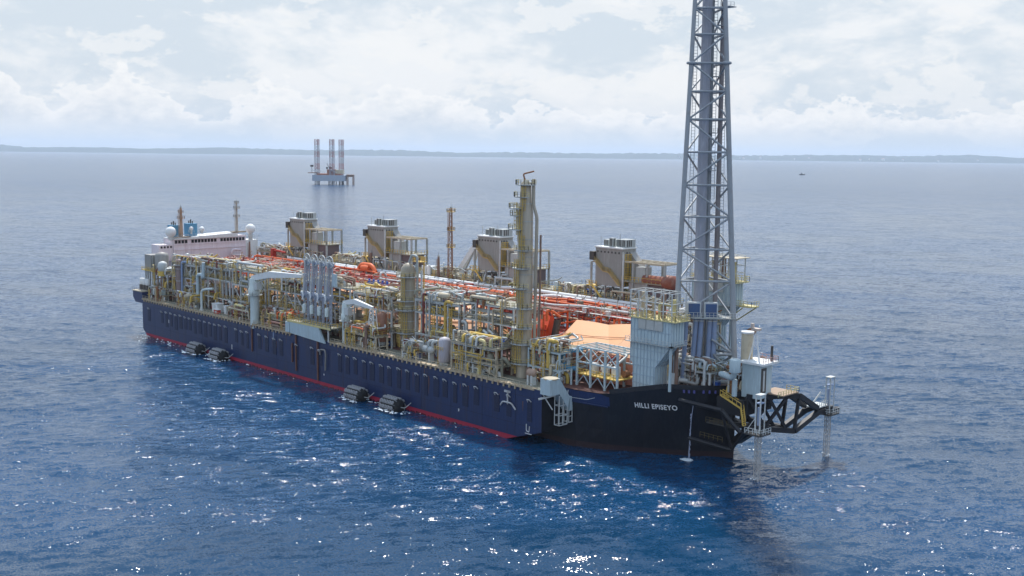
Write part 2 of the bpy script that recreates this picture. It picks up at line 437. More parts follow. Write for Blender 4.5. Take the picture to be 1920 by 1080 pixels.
# ------------------------------------------------------------------ the ship's hull
ST = [(205, 21, 21), (215, 21, 20), (222, 20, 17), (230, 16.8, 12.5), (236, 13.3, 8.5), (241, 8.8, 4.5), (245, 3.5, 1.2), (246.5, .3, .1)]
def lerp(a, b, t): return a + (b - a) * t
def interp(x, xs, ys):
    if x <= xs[0]: return ys[0]
    for i in range(1, len(xs)):
        if x <= xs[i]: return lerp(ys[i - 1], ys[i], (x - xs[i - 1]) / (xs[i] - xs[i - 1]))
    return ys[-1]
def hbeam(x, z):
    xs = [s[0] for s in ST]; k = min(max(z / 16, -.2), 1)
    return max(.05, interp(x, xs, [s[1] for s in ST]) * k + interp(x, xs, [s[2] for s in ST]) * (1 - k))
def deckz(x): return interp(x, [0, 224, 229, 236, 247], [14, 14, 15.2, 16.6, 16.2])

ship = thing('gas_ship', "long floating gas ship with a navy side hull, black bow and red waterline", 'ship', (110, 0, 0))
def build_hull():
    rows = [-6, 0, 1.3, 5, 9, 12.5, None]
    xs = [-14, -8, 0, 40, 80, 120, 160, 200] + [s[0] for s in ST] + [218, 226, 233, 238.5, 243]
    xs = sorted(set(xs)); vs = []; mb = MB()
    for x in xs:
        for sgn in (-1, 1):
            for zr in rows:
                z = deckz(x) if zr is None else zr
                y = hbeam(x, z) if x > 204 else 21
                if x < -5: y = 17 if x < -10 else 19.5
                if x < -5 and z < 5: y *= .7
                vs.append((x, sgn * y, z))
    K = len(rows); fs = []; mi = []
    for i in range(len(xs) - 1):
        for s_ in (0, 1):
            for j in range(K - 1):
                a = i * 2 * K + s_ * K + j; q = (a, a + 2 * K, a + 2 * K + 1, a + 1)
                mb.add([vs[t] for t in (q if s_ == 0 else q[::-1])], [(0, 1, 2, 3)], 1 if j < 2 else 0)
        a = i * 2 * K + K - 1
        mb.add([vs[a], vs[a + 2 * K], vs[a + 3 * K], vs[a + K]], [(0, 1, 2, 3)], 2)
    for i in (0, len(xs) - 1):
        q = [vs[i * 2 * K + j] for j in range(K)] + [vs[i * 2 * K + K + j] for j in reversed(range(K))]
        mb.add(q, [tuple(range(len(q)))], 0)
    mb.make('hull', [HULLK, BOOTD, mat('dark red brown deck', (.15, .06, .045), dirt=.5, dirtcol=(.2, .14, .1))], ship)  # red-brown deck, its colour darkened to paint in gloom between the modules
    # side hulls (sponsons), chamfered at both foot ends
    for sgn in (-1, 1):
        mb = MB(); yo, yi = sgn * 28, sgn * 21.05
        prof = [(0, 14), (0, 2.6), (3.6, 0), (9, -4), (198, -4), (200.5, 0), (211, 3.4), (211, 14)]
        prof2 = [(0, 14), (0, 2.6), (1.6, 1.5), (3.6, 0), (9, -4), (196, -4), (199, 0), (202.9, 1.25), (211, 3.8), (211, 14)]
        up = [(0, 14), (0, 2.6), (1.85, 1.25), (202.9, 1.25), (211, 3.8), (211, 14)]
        lo = [(1.85, 1.25), (3.6, 0), (9, -4), (196, -4), (199, 0), (202.9, 1.25)]
        for P, m_ in ((up, 0), (lo, 1)):
            q = [(x, yo, z) for x, z in P]; mb.add(q if sgn < 0 else q[::-1], [tuple(range(len(q)))][:1], m_)
        full = [(0, 14), (0, 2.6), (1.85, 1.25), (3.6, 0), (9, -4), (196, -4), (199, 0), (202.9, 1.25), (211, 3.8), (211, 14)]
        for (xa, za), (xb, zb) in zip(full, full[1:]):
            mb.add([(xa, yo, za), (xb, yo, zb), (xb, yi, zb), (xa, yi, za)], [(0, 3, 2, 1) if sgn < 0 else (0, 1, 2, 3)], 1 if max(za, zb) <= 1.25 else (0 if xa < 190 else 3))
        mb.add([(0, yo, 14), (211, yo, 14), (211, yi, 14), (0, yi, 14)], [(0, 1, 2, 3)], 2)
        mb.make('side_hull', [HULLB, BOOT, OLIVE, HULLK], ship, 'navy blue side hull with a red waterline stripe' if sgn < 0 else None)
    # beige gutter walkway along the edge with stanchion feet
    mb = MB().box((.2, -28.35, 13.72), (103, -26.9, 14.12)).box((123, -28.35, 13.72), (208.5, -26.9, 14.12))
    for x in range(2, 206, 2):
        if not 103 < x < 124: mb.box((x, -28.5, 13.1), (x + .35, -28.1, 14.3))
    mb.make('edge_walkway', mat('sandy rusty gutter', (.45, .36, .24), dirt=.7, dirtcol=(.30, .15, .07), scale=1.2), ship)
    for x0, x1 in ((1, 103), (124, 208)):
        MB().rail([(x0, -28.25, 14.1), (x1, -28.25, 14.1)], 1.15, 2.2, .09).make('handrail', BEIGE, ship)
    # dark recessed-looking rubbing panels with pale brackets
    rnd = random.Random(3)
    xs = [5.5 + 3.55 * i for i in range(21)] + [84 + 4.3 * i for i in range(9)] + [128.5 + 3.95 * i for i in range(19)] + [207]
    PANEL = mat('dark side panel', (.011, .017, .052), rough=.55, dirt=.5, dirtcol=(.03, .022, .03), streak=True)
    HK = mat('pale bracket steel', (.5, .5, .5), dirt=.6)
    for x in xs:
        if rnd.random() < .08: continue
        x += rnd.uniform(-.25, .25)
        zt = 10.6 + rnd.uniform(-.2, .2); zb = 5.8 + rnd.uniform(-.5, .8)
        m_ = MB(); wd = rnd.uniform(.7, 1.15)
        m_.box((x - wd, -28.10, zb), (x + wd, -28.02, zt))
        for k in range(3): m_.beam((x - wd, -28.12, zb + 1 + k * 1.3), (x + wd, -28.12, zb + 1 + k * 1.3), .1)
        p = m_.make('rubbing_panel', PANEL, ship)
        q = MB().pipe([(x - .6, -28.1, zt - .2), (x - .5, -28.55, zt + .5), (x + .35, -28.6, zt + .55), (x + .6, -28.15, zt + .0)], .13, 6, bend=1)
        sub(q, 'bracket', HK, p)
    # plate seams
    mb = MB()
    for x in range(10, 210, 12): mb.box((x, -28.03, 1.6), (x + .09, -28.005, 13.6))
    for z in (4.4, 11.6): mb.box((2, -28.025, z), (210, -28.005, z + .08))
    mb.make('plate_seam', mat('seam dark', (.012, .016, .04)), ship)
    mb = MB(); x = 4.0
    while x < 196:
        L_ = rnd.uniform(.8, 3.5); mb.add([(x, -28.03, -.6), (x + L_, -28.03, -.6), (x + L_ * rnd.uniform(.7, 1), -28.03, rnd.uniform(.15, .55)), (x + L_ * rnd.uniform(0, .3), -28.03, rnd.uniform(.15, .6))], [(0, 1, 2, 3)]); x += L_
    mb.make('fouling_line', mat('wet fouled red', (.10, .018, .03), rough=.25), ship)
    for k in range(46):
        x = rnd.uniform(3, 208); zt = rnd.choice([13.6, 13.6, 11, 10.4]); L = rnd.uniform(1, 5); w_ = rnd.uniform(.05, .16)
        MB().add([(x - w_, -28.035, zt), (x + w_, -28.035, zt), (x + w_ * .3, -28.035, zt - L), (x - w_ * .3, -28.035, zt - L)], [(0, 3, 2, 1)]).make('rust_run', mat('rust run', (.13, .06, .045), dirt=.6), ship)
    # pale marks
    for x, z, h in ((16, 8.6, 1.4), (21, 7.2, 1.2), (66, 3.8, 1.6), (120, 3.4, .5), (181, 3.6, .7)):
        MB().box((x, -28.06, z), (x + .35, -28.01, z + h)).make('painted_mark', WHITE, ship)
    # corroded vertical strips and hooked pipe below the loading platform
    for x, z0, z1 in ((105.5, 2.6, 15.0), (117.3, 1.4, 15.5), (103.4, 5, 11), (79.6, 5, 13.7)):
        MB().box((x - .22, -28.5, z0), (x + .22, -28.05, z1)).make('drain_pipe', mat('rust stained pipe', (.16, .075, .055), dirt=.6, dirtcol=(.06, .04, .05)), ship)
    MB().pipe([(118.9, -28.5, 9.6), (119.0, -28.6, 11.2), (121.6, -28.6, 11.4), (122, -28.6, 9.8), (121.5, -28.5, 5.2)], .24, 8).make('hooked_pipe', mat('dull steel pipe', (.25, .24, .23)), ship)
    # chute stains
    MB().box((92, -28.07, 8.6), (92.5, -28.02, 13.2)).make('drain_pipe', BLUEP, ship)
    # anchor-like fittings and draft mark near the front corner
    mb = MB(); mb.beam((199.5, -28.2, 11.8), (199.5, -28.2, 8.8), .3); mb.pipe([(197, -28.2, 8.2), (198, -28.4, 9.3), (201, -28.4, 9.3), (202.3, -28.2, 7.9)], .22, 6); mb.cbox((199.5, -28.3, 12), (2, .4, .5))
    mb.make('anchor_bracket', HK, ship)
    mb = MB(); mb.pipe([(206, -28.1, 5.0), (206, -28.1, 3.4), (206.9, -28.1, 3.1), (207.1, -28.1, 4.6)], .11, 5); mb.beam((205.6, -28.1, 2.7), (207.8, -28.1, 2.7), .14)
    mb.make('draft_mark', WHITE, ship)
    # darker upper plate on the bow shoulder
    mb = MB()
    xs2 = [211.3, 215, 219, 222, 224]
    q = [(x, -hbeam(x, 13) - .16, 13.85) for x in xs2] + [(x, -hbeam(x, 11) - .16, 11.0) for x in reversed(xs2)]
    k = len(xs2)
    for i in range(k - 1): mb.add([q[i], q[i + 1], q[2 * k - 2 - i], q[2 * k - 1 - i]], [(0, 3, 2, 1)])
    mb.beam((211.3, -21.3, 11), (224, -19.2, 11), .22)
    mb.make('shoulder_plate', HULLB, ship)
    # bow bulwark rim and small blue fairlead marks
    mb = MB(); mb2 = MB()
    prev = None
    for i in range(30):
        x = 224 + i * .77; p = (x, -hbeam(x, deckz(x)) + .1, deckz(x) + .55)
        p2 = (x, hbeam(x, deckz(x)) - .1, deckz(x) + .55)
        if prev:
            mb.beam(prev[0], p, .14, 1.1); mb2.beam(prev[1], p2, .14, 1.1)
        prev = (p, p2)
    mb.make('bulwark', HULLK, ship); mb2.make('bulwark', HULLK, ship)
    for k in range(6):
        x = 239.4 + k * .85 + (0.5 if k > 2 else 0); z = deckz(x) - .4
        MB().cbox((x, -hbeam(x, z) - .1, z), (.5, .2, .7)).make('fairlead', mat('violet blue paint', (.09, .09, .30)), ship)
    # pale hose hanging on the bow
    MB().pipe([(211.5, -21.4, 12.7), (214, -21.6, 12.1), (219, -20.9, 12.2), (221, -20.4, 12.9)], .06, 5, bend=8).make('rope', LGREY, ship)
    # stern corner platform
    mb = MB().box((-8, -27.9, 14.1), (-.15, -21.2, 16.4), 0).box((-8.2, -28.2, 16.4), (-.1, -21.1, 16.7), 1)
    mb.rail([(-8, -28, 16.7), (-.2, -28, 16.7)], 1.2, 1.5, .08)
    mb.add([(-8, -27.9, 14.1), (-.15, -27.9, 14.1), (-.15, -27.9, 12.2), (-6, -27.9, 12.2), (-8, -21.2, 14.1), (-.15, -21.2, 14.1), (-.15, -21.2, 12.2), (-6, -21.2, 12.2)],
           [(0, 3, 2, 1), (0, 4, 7, 3), (3, 7, 6, 2), (4, 5, 6, 7), (1, 2, 6, 5)], 0)
    mb.make('stern_corner', [HULLB, BEIGE], ship)
    # the ship's name on the bow
    cu = bpy.data.curves.new('name', 'FONT'); cu.body = 'HILLI EPISEYO'; cu.size = 1; cu.space_character = 1.12; cu.offset = .026
    to = bpy.data.objects.new('name', cu); COL.objects.link(to)
    bpy.context.view_layer.update()
    tm = bpy.data.meshes.new_from_object(to.evaluated_get(bpy.context.evaluated_depsgraph_get()))
    bpy.data.objects.remove(to)
    x_min = min(v.co.x for v in tm.vertices); x_max = max(v.co.x for v in tm.vertices); ym = max(v.co.y for v in tm.vertices)
    x0, x1 = 229.7, 237.9
    for v in tm.vertices:
        u = (v.co.x - x_min) / (x_max - x_min); x = lerp(x0, x1, u)
        z = lerp(11.55, 11.35, u) + v.co.y / ym * 1.2
        v.co = (x - 110, -hbeam(x, z) - .10 - .14, z)
    o = bpy.data.objects.new('ship_name', tm); COL.objects.link(o); o.parent = ship
    tm.materials.clear(); tm.materials.append(mat('white letter paint', (.8, .8, .8), dirt=.1)); o['label'] = 'white ship name lettering on the black bow'
build_hull()

# overboard water jet from the bow and its splash
mb = MB()
mb.pipe([(240.9, -8.6, 13.3), (240.85, -9.1, 10), (240.7, -9.3, 5), (240.6, -9.5, .1)], .06, 6)
for i in range(60):
    rr = random.Random(i); z = rr.uniform(0, 11); mb.cbox((240.75 + rr.gauss(0, .07), -9.25 + rr.gauss(0, .07), z), (.06, .06, rr.uniform(.2, .6)))
tag(mb.make('water_jet', mat('falling water', (.42, .46, .60), rough=.8, dirt=0), off=None), 'thin white jet of water falling from the black bow to the sea', 'water')
rr = random.Random(8); mb = MB()
pts = [(240.3 + math.cos(t * .4) * (1.6 + rr.uniform(-.35, .35)), -9.8 + math.sin(t * .4) * (1.3 + rr.uniform(-.3, .3)), .03 + rr.uniform(0, .03)) for t in range(16)]
mb.add(pts + [(240.3, -9.8, .22)], [(i, (i + 1) % 16, 16) for i in range(16)], 0, True)
tag(mb.make('splash', FOAM), 'white foam patch where the bow water jet hits the sea', 'foam')

# ------------------------------------------------------------------ floating fenders
def fender(x, lab):
    t = thing('floating_fender', lab, 'fender', (x, -30.6, 1.2), 'big floating rubber fenders along the waterline')
    c = (x, -30.6, 1.2)
    MB().lathe(c, [(.7, -3.6), (1.7, -3.3), (2.15, -2.5), (2.15, 2.5), (1.7, 3.3), (.7, 3.6)], 20, 0, 'x').make('rubber_body', RUB, t)
    mb = MB()
    for i in range(10):
        a0 = 2 * math.pi * i / 10
        d = Vector((0, math.cos(a0), math.sin(a0))); e = Vector((0, -math.sin(a0), math.cos(a0)))
        for j in range(5):
            o = Vector((x - 2.4 + j * 1.2, c[1], c[2]))
            vs = []
            for rr_, hh_ in ((.52, 2.15), (.56, 2.45), (.44, 2.55), (.22, 2.52), (.2, 2.3)):
                for k in range(8): vs.append(o + d * hh_ + Vector((1, 0, 0)) * rr_ * math.cos(k * .785) + e * rr_ * math.sin(k * .785))
            mb.add(vs, [(q * 8 + k, q * 8 + (k + 1) % 8, q * 8 + 8 + (k + 1) % 8, q * 8 + 8 + k) for q in range(4) for k in range(8)], 0, True)
            if j: mb.beam(o + d * 2.42 - Vector((.78, 0, 0)), o + d * 2.42 - Vector((.42, 0, 0)), .16)
        mb.tube((x - 3.3, c[1] + math.cos(a0 + .22) * 2.0, c[2] + math.sin(a0 + .22) * 2.0), (x - 2.5, c[1] + math.cos(a0 + .22) * 2.4, c[2] + math.sin(a0 + .22) * 2.4), .07, n=5)
        mb.tube((x - 2.5, c[1] + math.cos(a0 + .22) * 2.4, c[2] + math.sin(a0 + .22) * 2.4), (x + 2.5, c[1] + math.cos(a0 + .22) * 2.4, c[2] + math.sin(a0 + .22) * 2.4), .07, n=5)
        mb.tube((x + 3.3, c[1] + math.cos(a0 + .22) * 2.0, c[2] + math.sin(a0 + .22) * 2.0), (x + 2.5, c[1] + math.cos(a0 + .22) * 2.4, c[2] + math.sin(a0 + .22) * 2.4), .07, n=5)
    mb.make('tyre_net', TYRE, t)
    MB().pipe([(x + 3.4, c[1], 1.2), (x + 4.3, c[1] + 1, 1.0), (x + 5.2, -28.2, 2.4)], .09, 5).make('rope', LGREY, t)
for x, l in ((46.2, 'tyre netted floating fender nearest the stern of the navy hull'), (62.0, 'second tyre netted fender from the stern, beside a pale rope'),
             (140.0, 'tyre netted fender at mid length, aft one of the forward pair'), (156.6, 'tyre netted floating fender nearest the bow')):
    fender(x, l)

# ------------------------------------------------------------------ tank covers
def dome(x, y, R0, z0, ztop, rt, m, lab, n=10, rot=.2, hatch=True):
    t = thing('tank_cover', lab, 'tank cover', (x, y, z0), 'gas tank covers along the middle of the deck')
    prof = [(R0, 0), (R0 * .99, .25 * (ztop - z0)), (lerp(R0, rt, .38), .58 * (ztop - z0)), (lerp(R0, rt, .75), .88 * (ztop - z0)), (rt, ztop - z0)]
    vs = []
    for r, h in prof:
        for i in range(n):
            a = rot + 2 * math.pi * i / n; sx = 1.25
            vs.append((x + math.cos(a) * r * sx, y + math.sin(a) * r, z0 + h))
    fs = [(j * n + i, j * n + (i + 1) % n, (j + 1) * n + (i + 1) % n, (j + 1) * n + i) for j in range(len(prof) - 1) for i in range(n)]
    MB().add(vs, fs + [tuple(range((len(prof) - 1) * n, len(prof) * n))]).make('shell', m, t)
    mb = MB(); h = prof[2][1] + .12
    for i in range(n):
        a = rot + 2 * math.pi * i / n; b = rot + 2 * math.pi * (i + 1) / n; r = prof[2][0] + .1
        mb.beam((x + math.cos(a) * r * 1.25, y + math.sin(a) * r, z0 + h), (x + math.cos(b) * r * 1.25, y + math.sin(b) * r, z0 + h), .16)
    mb.make('seam_rib', mat('seam brown', (.45, .22, .12)), t)
    if hatch: MB().lathe((x, y, ztop), [(1.6, 0), (1.6, 1.2), (1.0, 1.8)], 12).make('top_hatch', RED, t)
    return t
def tent():
    t = thing('tank_cover', 'large peach tent shaped tank cover behind the white steel cage near the bow', 'tank cover', (207, 0, 16), 'gas tank covers along the middle of the deck')
    A, Mr, B = (195.5, 1, 26.4), (206.5, 1, 26.4), (217.2, 1, 27.8)
    S0, S1 = (197.5, -10.5, 20.2), (216.5, -10.2, 21.6); F0, F1 = (225.4, -6.5, 20.2), (225.4, 8, 20.2); P0, P1 = (197.5, 12, 20.2), (216.5, 12, 21.6); K = (189, 1, 20)
    mb = MB()
    def patch(a, b, c, bul=.5, n=7):
        a, b, c = Vector(a), Vector(b), Vector(c); nr = (b - a).cross(c - a).normalized()
        if nr.z < 0: nr = -nr
        vs = []; ix = {}
        for i in range(n + 1):
            for j in range(n + 1 - i):
                u, v_ = i / n, j / n; w_ = 1 - u - v_; ix[i, j] = len(vs)
                vs.append(a * w_ + b * u + c * v_ + nr * bul * (4 * u * v_ + 4 * v_ * w_ + 4 * u * w_) * .5 - nr * bul * 0 + nr * 0)
        fs = []
        for i in range(n):
            for j in range(n - i):
                fs.append((ix[i, j], ix[i + 1, j], ix[i, j + 1]))
                if i + j < n - 1: fs.append((ix[i + 1, j], ix[i + 1, j + 1], ix[i, j + 1]))
        mb.add(vs, fs, 0, True)
    for tri in ((S0, Mr, A), (S0, S1, Mr), (S1, B, Mr), (S1, F0, B), (F0, F1, B), (F1, P1, B), (P1, Mr, B), (P1, P0, Mr), (P0, A, Mr), (P0, K, A), (K, S0, A)): patch(*tri, bul=.28)
    mb.make('shell', PEACH, t)
    rim = [S0, S1, F0, F1, P1, P0, K]; mb = MB()
    for a, b in zip(rim, rim[1:] + rim[:1]): mb.add([a, b, (b[0], b[1], 14.2), (a[0], a[1], 14.2)], [(0, 1, 2, 3)])
    mb.make('skirt_wall', mat('faded salmon wall', (.62, .25, .16), dirt=.5, dirtcol=(.3, .1, .07), streak=True), t)
    mb = MB(); q0, q1 = Vector(A).lerp(Vector(S0), .5), Vector(B).lerp(Vector(S1), .5); o_ = Vector((0, -.2, .32))
    mb.beam(q0 + o_, Vector(Mr).lerp((Vector(S0) + Vector(S1)) / 2, .5) + o_, .14); mb.beam(Vector(Mr).lerp((Vector(S0) + Vector(S1)) / 2, .5) + o_, q1 + o_, .14)
    mb.make('seam_rib', mat('seam brown', (.45, .22, .12)), t)
tent()
dome(150, 0, 15, 16, 26.6, 3.2, PEACH, 'peach tank cover glimpsed through the racks between the two steel columns')
dome(97, 0, 14, 16, 26.0, 3.2, PEACH, 'tank cover behind the loading arms, mostly hidden by red pipes')
dome(45, 0, 14, 16, 27.2, 3.4, PEACH, 'small visible patch of peach tank cover above the long crane boom')
t = thing('red_shelter', 'bright orange red sloping shelter just forward of the tall column', 'shelter', (184, 0, 16))
MB().add([(179, -5, 16), (189, -5, 16), (190.5, 3, 16), (180, 3, 16), (181, -3.4, 22.8), (188.6, -3.4, 23), (187.2, 0, 27.6), (184.0, 0, 27.4)],
         [(0, 1, 5, 4), (1, 2, 6, 5), (4, 5, 6, 7), (2, 3, 7, 6), (3, 0, 4, 7)]).make('shell', mat('vivid red orange plating', (.80, .09, .02), dirt=.15, scale=.3), t)
MB().tube((190.4, -3, 18), (190.4, -1, 26), 1.0, n=12).make('vent_pipe', DARK, t)
MB().beam((181, -3.5, 22.9), (188.6, -3.5, 23.1), .2).make('ridge_trim', RED, t)

# ------------------------------------------------------------------ process modules
PAL = [GREY, LGREY, BEIGE, SILV, BROWN, PYEL, OLIVE, WHITE, YEL, RUST, BEIGE, SILV, BEIGE, BROWN, DRED, LGREY, YEL]
def vessel_h(mb, x, y, z, L, r): mb.lathe((x, y, z), [(r * .15, -L / 2 - r * .55), (r * .75, -L / 2 - r * .3), (r, -L / 2), (r, L / 2), (r * .75, L / 2 + r * .3), (r * .15, L / 2 + r * .55)], 14, 0, 'x')
def vessel_v(mb, x, y, z, h, r): mb.lathe((x, y, z), [(r * .9, 0), (r, .1), (r, h), (r * .8, h + r * .4), (r * .3, h + r * .6), (.05, h + r * .65)], 14)

def module(name, lab, cat, x0, x1, y0, y1, zb, levels, seed, npipe=20, colm=LGREY, dense=1.0, deckm=OLIVE, group=None, bay=5.2, braces=True, front=True, yellow=YEL, equip=True, pal=PAL):
    rnd = random.Random(seed)
    t = thing(name, lab, cat, ((x0 + x1) / 2, (y0 + y1) / 2, zb), group)
    nb = max(1, round((x1 - x0) / bay)); xs = [x0 + (x1 - x0) * i / nb for i in range(nb + 1)]
    zt = levels[-1]
    for x in xs:
        for y in (y0, y1):
            MB().beam((x, y, zb), (x, y, zt), .42).make('column', colm, t)
    for li, z in enumerate(levels):
        xa, xb = x0 - .3, x1 + .3
        mb = MB()
        mb.box((xa, y0 - .3, z - .12), (xb, y1 + .3, z), 1) if rnd.random() < .75 or li == len(levels) - 1 else None
        for y in (y0, y1, (y0 + y1) / 2): mb.beam((xa, y, z - .38), (xb, y, z - .38), .26, .5)
        for x in xs: mb.beam((x, y0, z - .36), (x, y1, z - .36), .22, .42)
        mb.make('deck_platform', [colm, deckm], t)
        mb = MB().rail([(xa, y0 - .35, z), (xb, y0 - .35, z)], 1.15, 1.7, .085)
        mb.rail([(xb, y0 - .35, z), (xb, y1 + .3, z)], 1.15, 2, .085)
        if li == len(levels) - 1: mb.rail([(xa, y0 - .35, z), (xa, y1 + .3, z), (xb, y1 + .3, z)], 1.15, 2, .085)
        mb.make('handrail', rnd.choice([PYEL, yellow, PYEL, BEIGE]), t)
    lv = [zb] + list(levels)
    if braces:
        for a, b in zip(xs, xs[1:]):
            for za, zc in zip(lv, lv[1:]):
                if rnd.random() < .38:
                    s_ = rnd.random() < .5
                    MB().beam((a if s_ else b, y0, za), (b if s_ else a, y0, zc - .4), .22).make('brace', colm, t)
    # pipe runs and drops
    for k in range(int(npipe * dense * 1.7)):
        m = rnd.choice(pal); r = rnd.choice([.12, .16, .2, .26, .34, .45])
        kind = rnd.random(); mb = MB()
        if kind < .34:      # horizontal run along a level, turning down or up at the ends
            z = rnd.choice(lv) + rnd.uniform(.6, 2.6); y = rnd.uniform(y0 - .6 if front else y0, lerp(y0, y1, .5)); a = rnd.uniform(x0, lerp(x0, x1, .45)); b = rnd.uniform(lerp(x0, x1, .55), x1)
            pts = [(a, y, z + rnd.choice([-2, -1.2, 1.5])), (a, y, z), (b, y, z), (b, y + rnd.uniform(-.2, 1.2), z + rnd.choice([-2.4, -1, 1.6]))]
            pts[-1] = (b, y, pts[-1][2])
            mb.pipe([(p[0], p[1], min(max(p[2], zb + .1), zt + 2.4)) for p in pts], r)
        elif kind < .68:    # vertical riser with a gooseneck
            x = rnd.uniform(x0, x1); y = rnd.uniform(y0 - .9 if front else y0, lerp(y0, y1, .4)); za = rnd.choice(lv[:-1]); zc = min(za + rnd.uniform(4, 12), zt + 2.6)
            mb.pipe([(x, y, za), (x, y, zc), (x + rnd.choice([-1, 1]) * rnd.uniform(.8, 3), y, zc), (x + rnd.choice([-1, 1]) * 1.5, y + 1.5, zc - rnd.uniform(.3, 2))], r)
        else:               # transverse link
            x = rnd.uniform(x0, x1); z = rnd.choice(lv) + rnd.uniform(.8, 3.2); z = min(z, zt + 2)
            mb.pipe([(x, y0 - rnd.uniform(.2, 1.0), z - rnd.uniform(1, 2.5)), (x, y0 - .5, z), (x, y1, z), (x + rnd.uniform(-2, 2), y1, z + .9)], r * .85)
        mb.make('pipe', m, t)
    if equip:
        for li, z in enumerate(lv[:-1] + [lv[-1]]):
            for k in range(rnd.randint(4, 5 + int(dense * 3))):
                x = rnd.uniform(x0 + 1, x1 - 1); y = rnd.uniform(y0 + .4, lerp(y0, y1, .6)); q = rnd.random(); top = li == len(lv) - 1
                if q < .22:
                    mb = MB(); r = rnd.uniform(.5, 1.0); vessel_h(mb, x, y, z + r + .7, rnd.uniform(2, 4.5), r)
                    for dx in (-1, 1): mb.box((x + dx - .15, y - r * .6, z), (x + dx + .15, y + r * .6, z + r))
                    mb.make('drum', rnd.choice([SILV, LGREY, BEIGE, BROWN, GREY]), t)
                elif q < .42:
                    mb = MB(); r = rnd.uniform(.45, .95); vessel_v(mb, x, y, z, rnd.uniform(1.6, 2.4 if top else 3.6), r); mb.make('vertical_vessel', rnd.choice([SILV, LGREY, BROWN, GREY, OLIVE]), t)
                elif q < .62:
                    w_, h_ = rnd.uniform(.8, 2.2), rnd.uniform(1, 2.3); mb = MB().box((x - w_ / 2, y - .6, z), (x + w_ / 2, y + .6, z + h_)).box((x - w_ / 2 - .08, y - .68, z + h_), (x + w_ / 2 + .08, y + .68, z + h_ + .1))
                    mb.make('cabinet', rnd.choice([WHITE, LGREY, GREY, PBLUE]), t)
                elif q < .82:
                    mb = MB()
                    for i in range(rnd.randint(2, 4)):
                        xx = x + i * .9; mb.tube((xx, y - .5, z), (xx, y - .5, z + 1.5), .13, n=6); mb.lathe((xx, y - .5, z + 1.5), [(.32, 0), (.32, .14), (.1, .2), (.1, .5), (.26, .52), (.26, .6)], 8)
                    mb.make('valve_set', rnd.choice([BEIGE, YEL, LGREY, BROWN, RUST, BRIGHT]), t)
                else:
                    mb = MB().lathe((x, y, z + .8), [(.1, -1.3), (.55, -1.1), (.55, .3), (.35, .4), (.35, 1.1), (.1, 1.2)], 10, 0, 'x').box((x - 1.4, y - .5, z), (x + 1.3, y + .5, z + .3))
                    mb.make('pump', rnd.choice([BEIGE, GREY, BRIGHT, OLIVE, YEL]), t)
        for k in range(max(1, int((x1 - x0) / 5))):
            x = rnd.uniform(x0 + 1, x1 - 1); z0 = rnd.choice(lv[:-1]); z1 = min(z0 + rnd.uniform(5, 11), zt + 1.2)
            mb = MB().ladder(x, y0 - .75, z0, z1, 1, 0, .8, t=.12)
            for zz in [z0 + 2 + i * 1.1 for i in range(max(0, int((z1 - z0 - 2) / 1.1)))]:
                mb.pipe([(x - .5, y0 - .8, zz), (x - .5, y0 - 1.4, zz), (x + .5, y0 - 1.4, zz), (x + .5, y0 - .8, zz)], .05, 4, bend=3)
            mb.make('cage_ladder', YEL, t)
        for k in range(max(2, int((x1 - x0) / 6))):
            x = rnd.uniform(x0, x1); z = zt; mb = MB().beam((x, y0 - .3, z), (x, y0 - .3, z + rnd.uniform(2.2, 3.4)), .1); mb.cbox((x, y0 - .5, z + 2.4), (.5, .3, .2)); mb.make('lamp_post', LGREY, t)
        for k in range(2):
            z = rnd.choice(levels) - .9; y = y0 - .2
            mb = MB().box((x0 + .5, y - .25, z), (x1 - .5, y + .2, z + .08)).box((x0 + .5, y - .25, z), (x1 - .5, y - .2, z + .2)); mb.make('cable_tray', LGREY, t)
    return t

G = 'steel process modules along the near side'
module('process_module', 'aft corner process module of tall posts under the grey tank house', 'process module', 1.5, 13, -24, -14, 14, [19, 24], 11, 20, group=G, bay=4)
module('process_module', 'process module with a rusty brown column and yellow cage ladders, second from the stern', 'process module', 14, 33, -22.5, -12, 14, [18.5, 24, 29], 12, 34, group=G, dense=1.15)
module('process_module', 'process module above the white cabinets and red box, just aft of the long white crane', 'process module', 35, 55, -22, -12, 14, [19, 25.5, 29.5], 13, 34, group=G, dense=1.15)
module('process_module', 'process module directly behind the pedestal of the long white crane', 'process module', 57, 78, -22, -12, 14, [19.5, 25, 30], 14, 34, group=G, dense=1.15)
module('process_module', 'process module under the end of the long crane boom, aft of the loading arms', 'process module', 80, 101, -22, -12, 14, [20, 25.5, 29.5], 15, 34, group=G, dense=1.15)
module('process_module', 'process module right behind the four blue grey loading arms', 'process module', 103, 124, -21, -11, 14, [20, 25, 29.5], 16, 30, group=G)
module('process_module', 'process module between the small crane and the domed olive column', 'process module', 126, 144, -21, -11, 14, [19, 25, 29], 17, 32, group=G, dense=1.1)
module('process_module', 'open steel rack just forward of the domed olive column', 'process module', 152.5, 171, -19, -10, 14, [20, 26, 29.6], 18, 24, group=G, bay=4.5)
module('process_module', 'open steel rack just aft of the tall grey column with peach behind its posts', 'process module', 173, 192, -19, -10, 14, [21, 26.5, 31], 19, 24, group=G, bay=4.5)
module('process_module', 'low crowded equipment deck on blue grey posts forward of the tall column', 'process module', 199.5, 210, -21, -11, 14, [18, 22.3], 20, 30, group=G, colm=PBLUE, dense=1.2)
module('process_module', 'low beige pipework deck beside the edge between the two steel columns', 'process module', 176, 193, -26, -20.5, 14, [17.5, 21.5], 21, 26, group=G, bay=6, colm=BEIGE, pal=[BEIGE, PYEL, YEL, OLIVE, BROWN, LGREY, BEIGE])

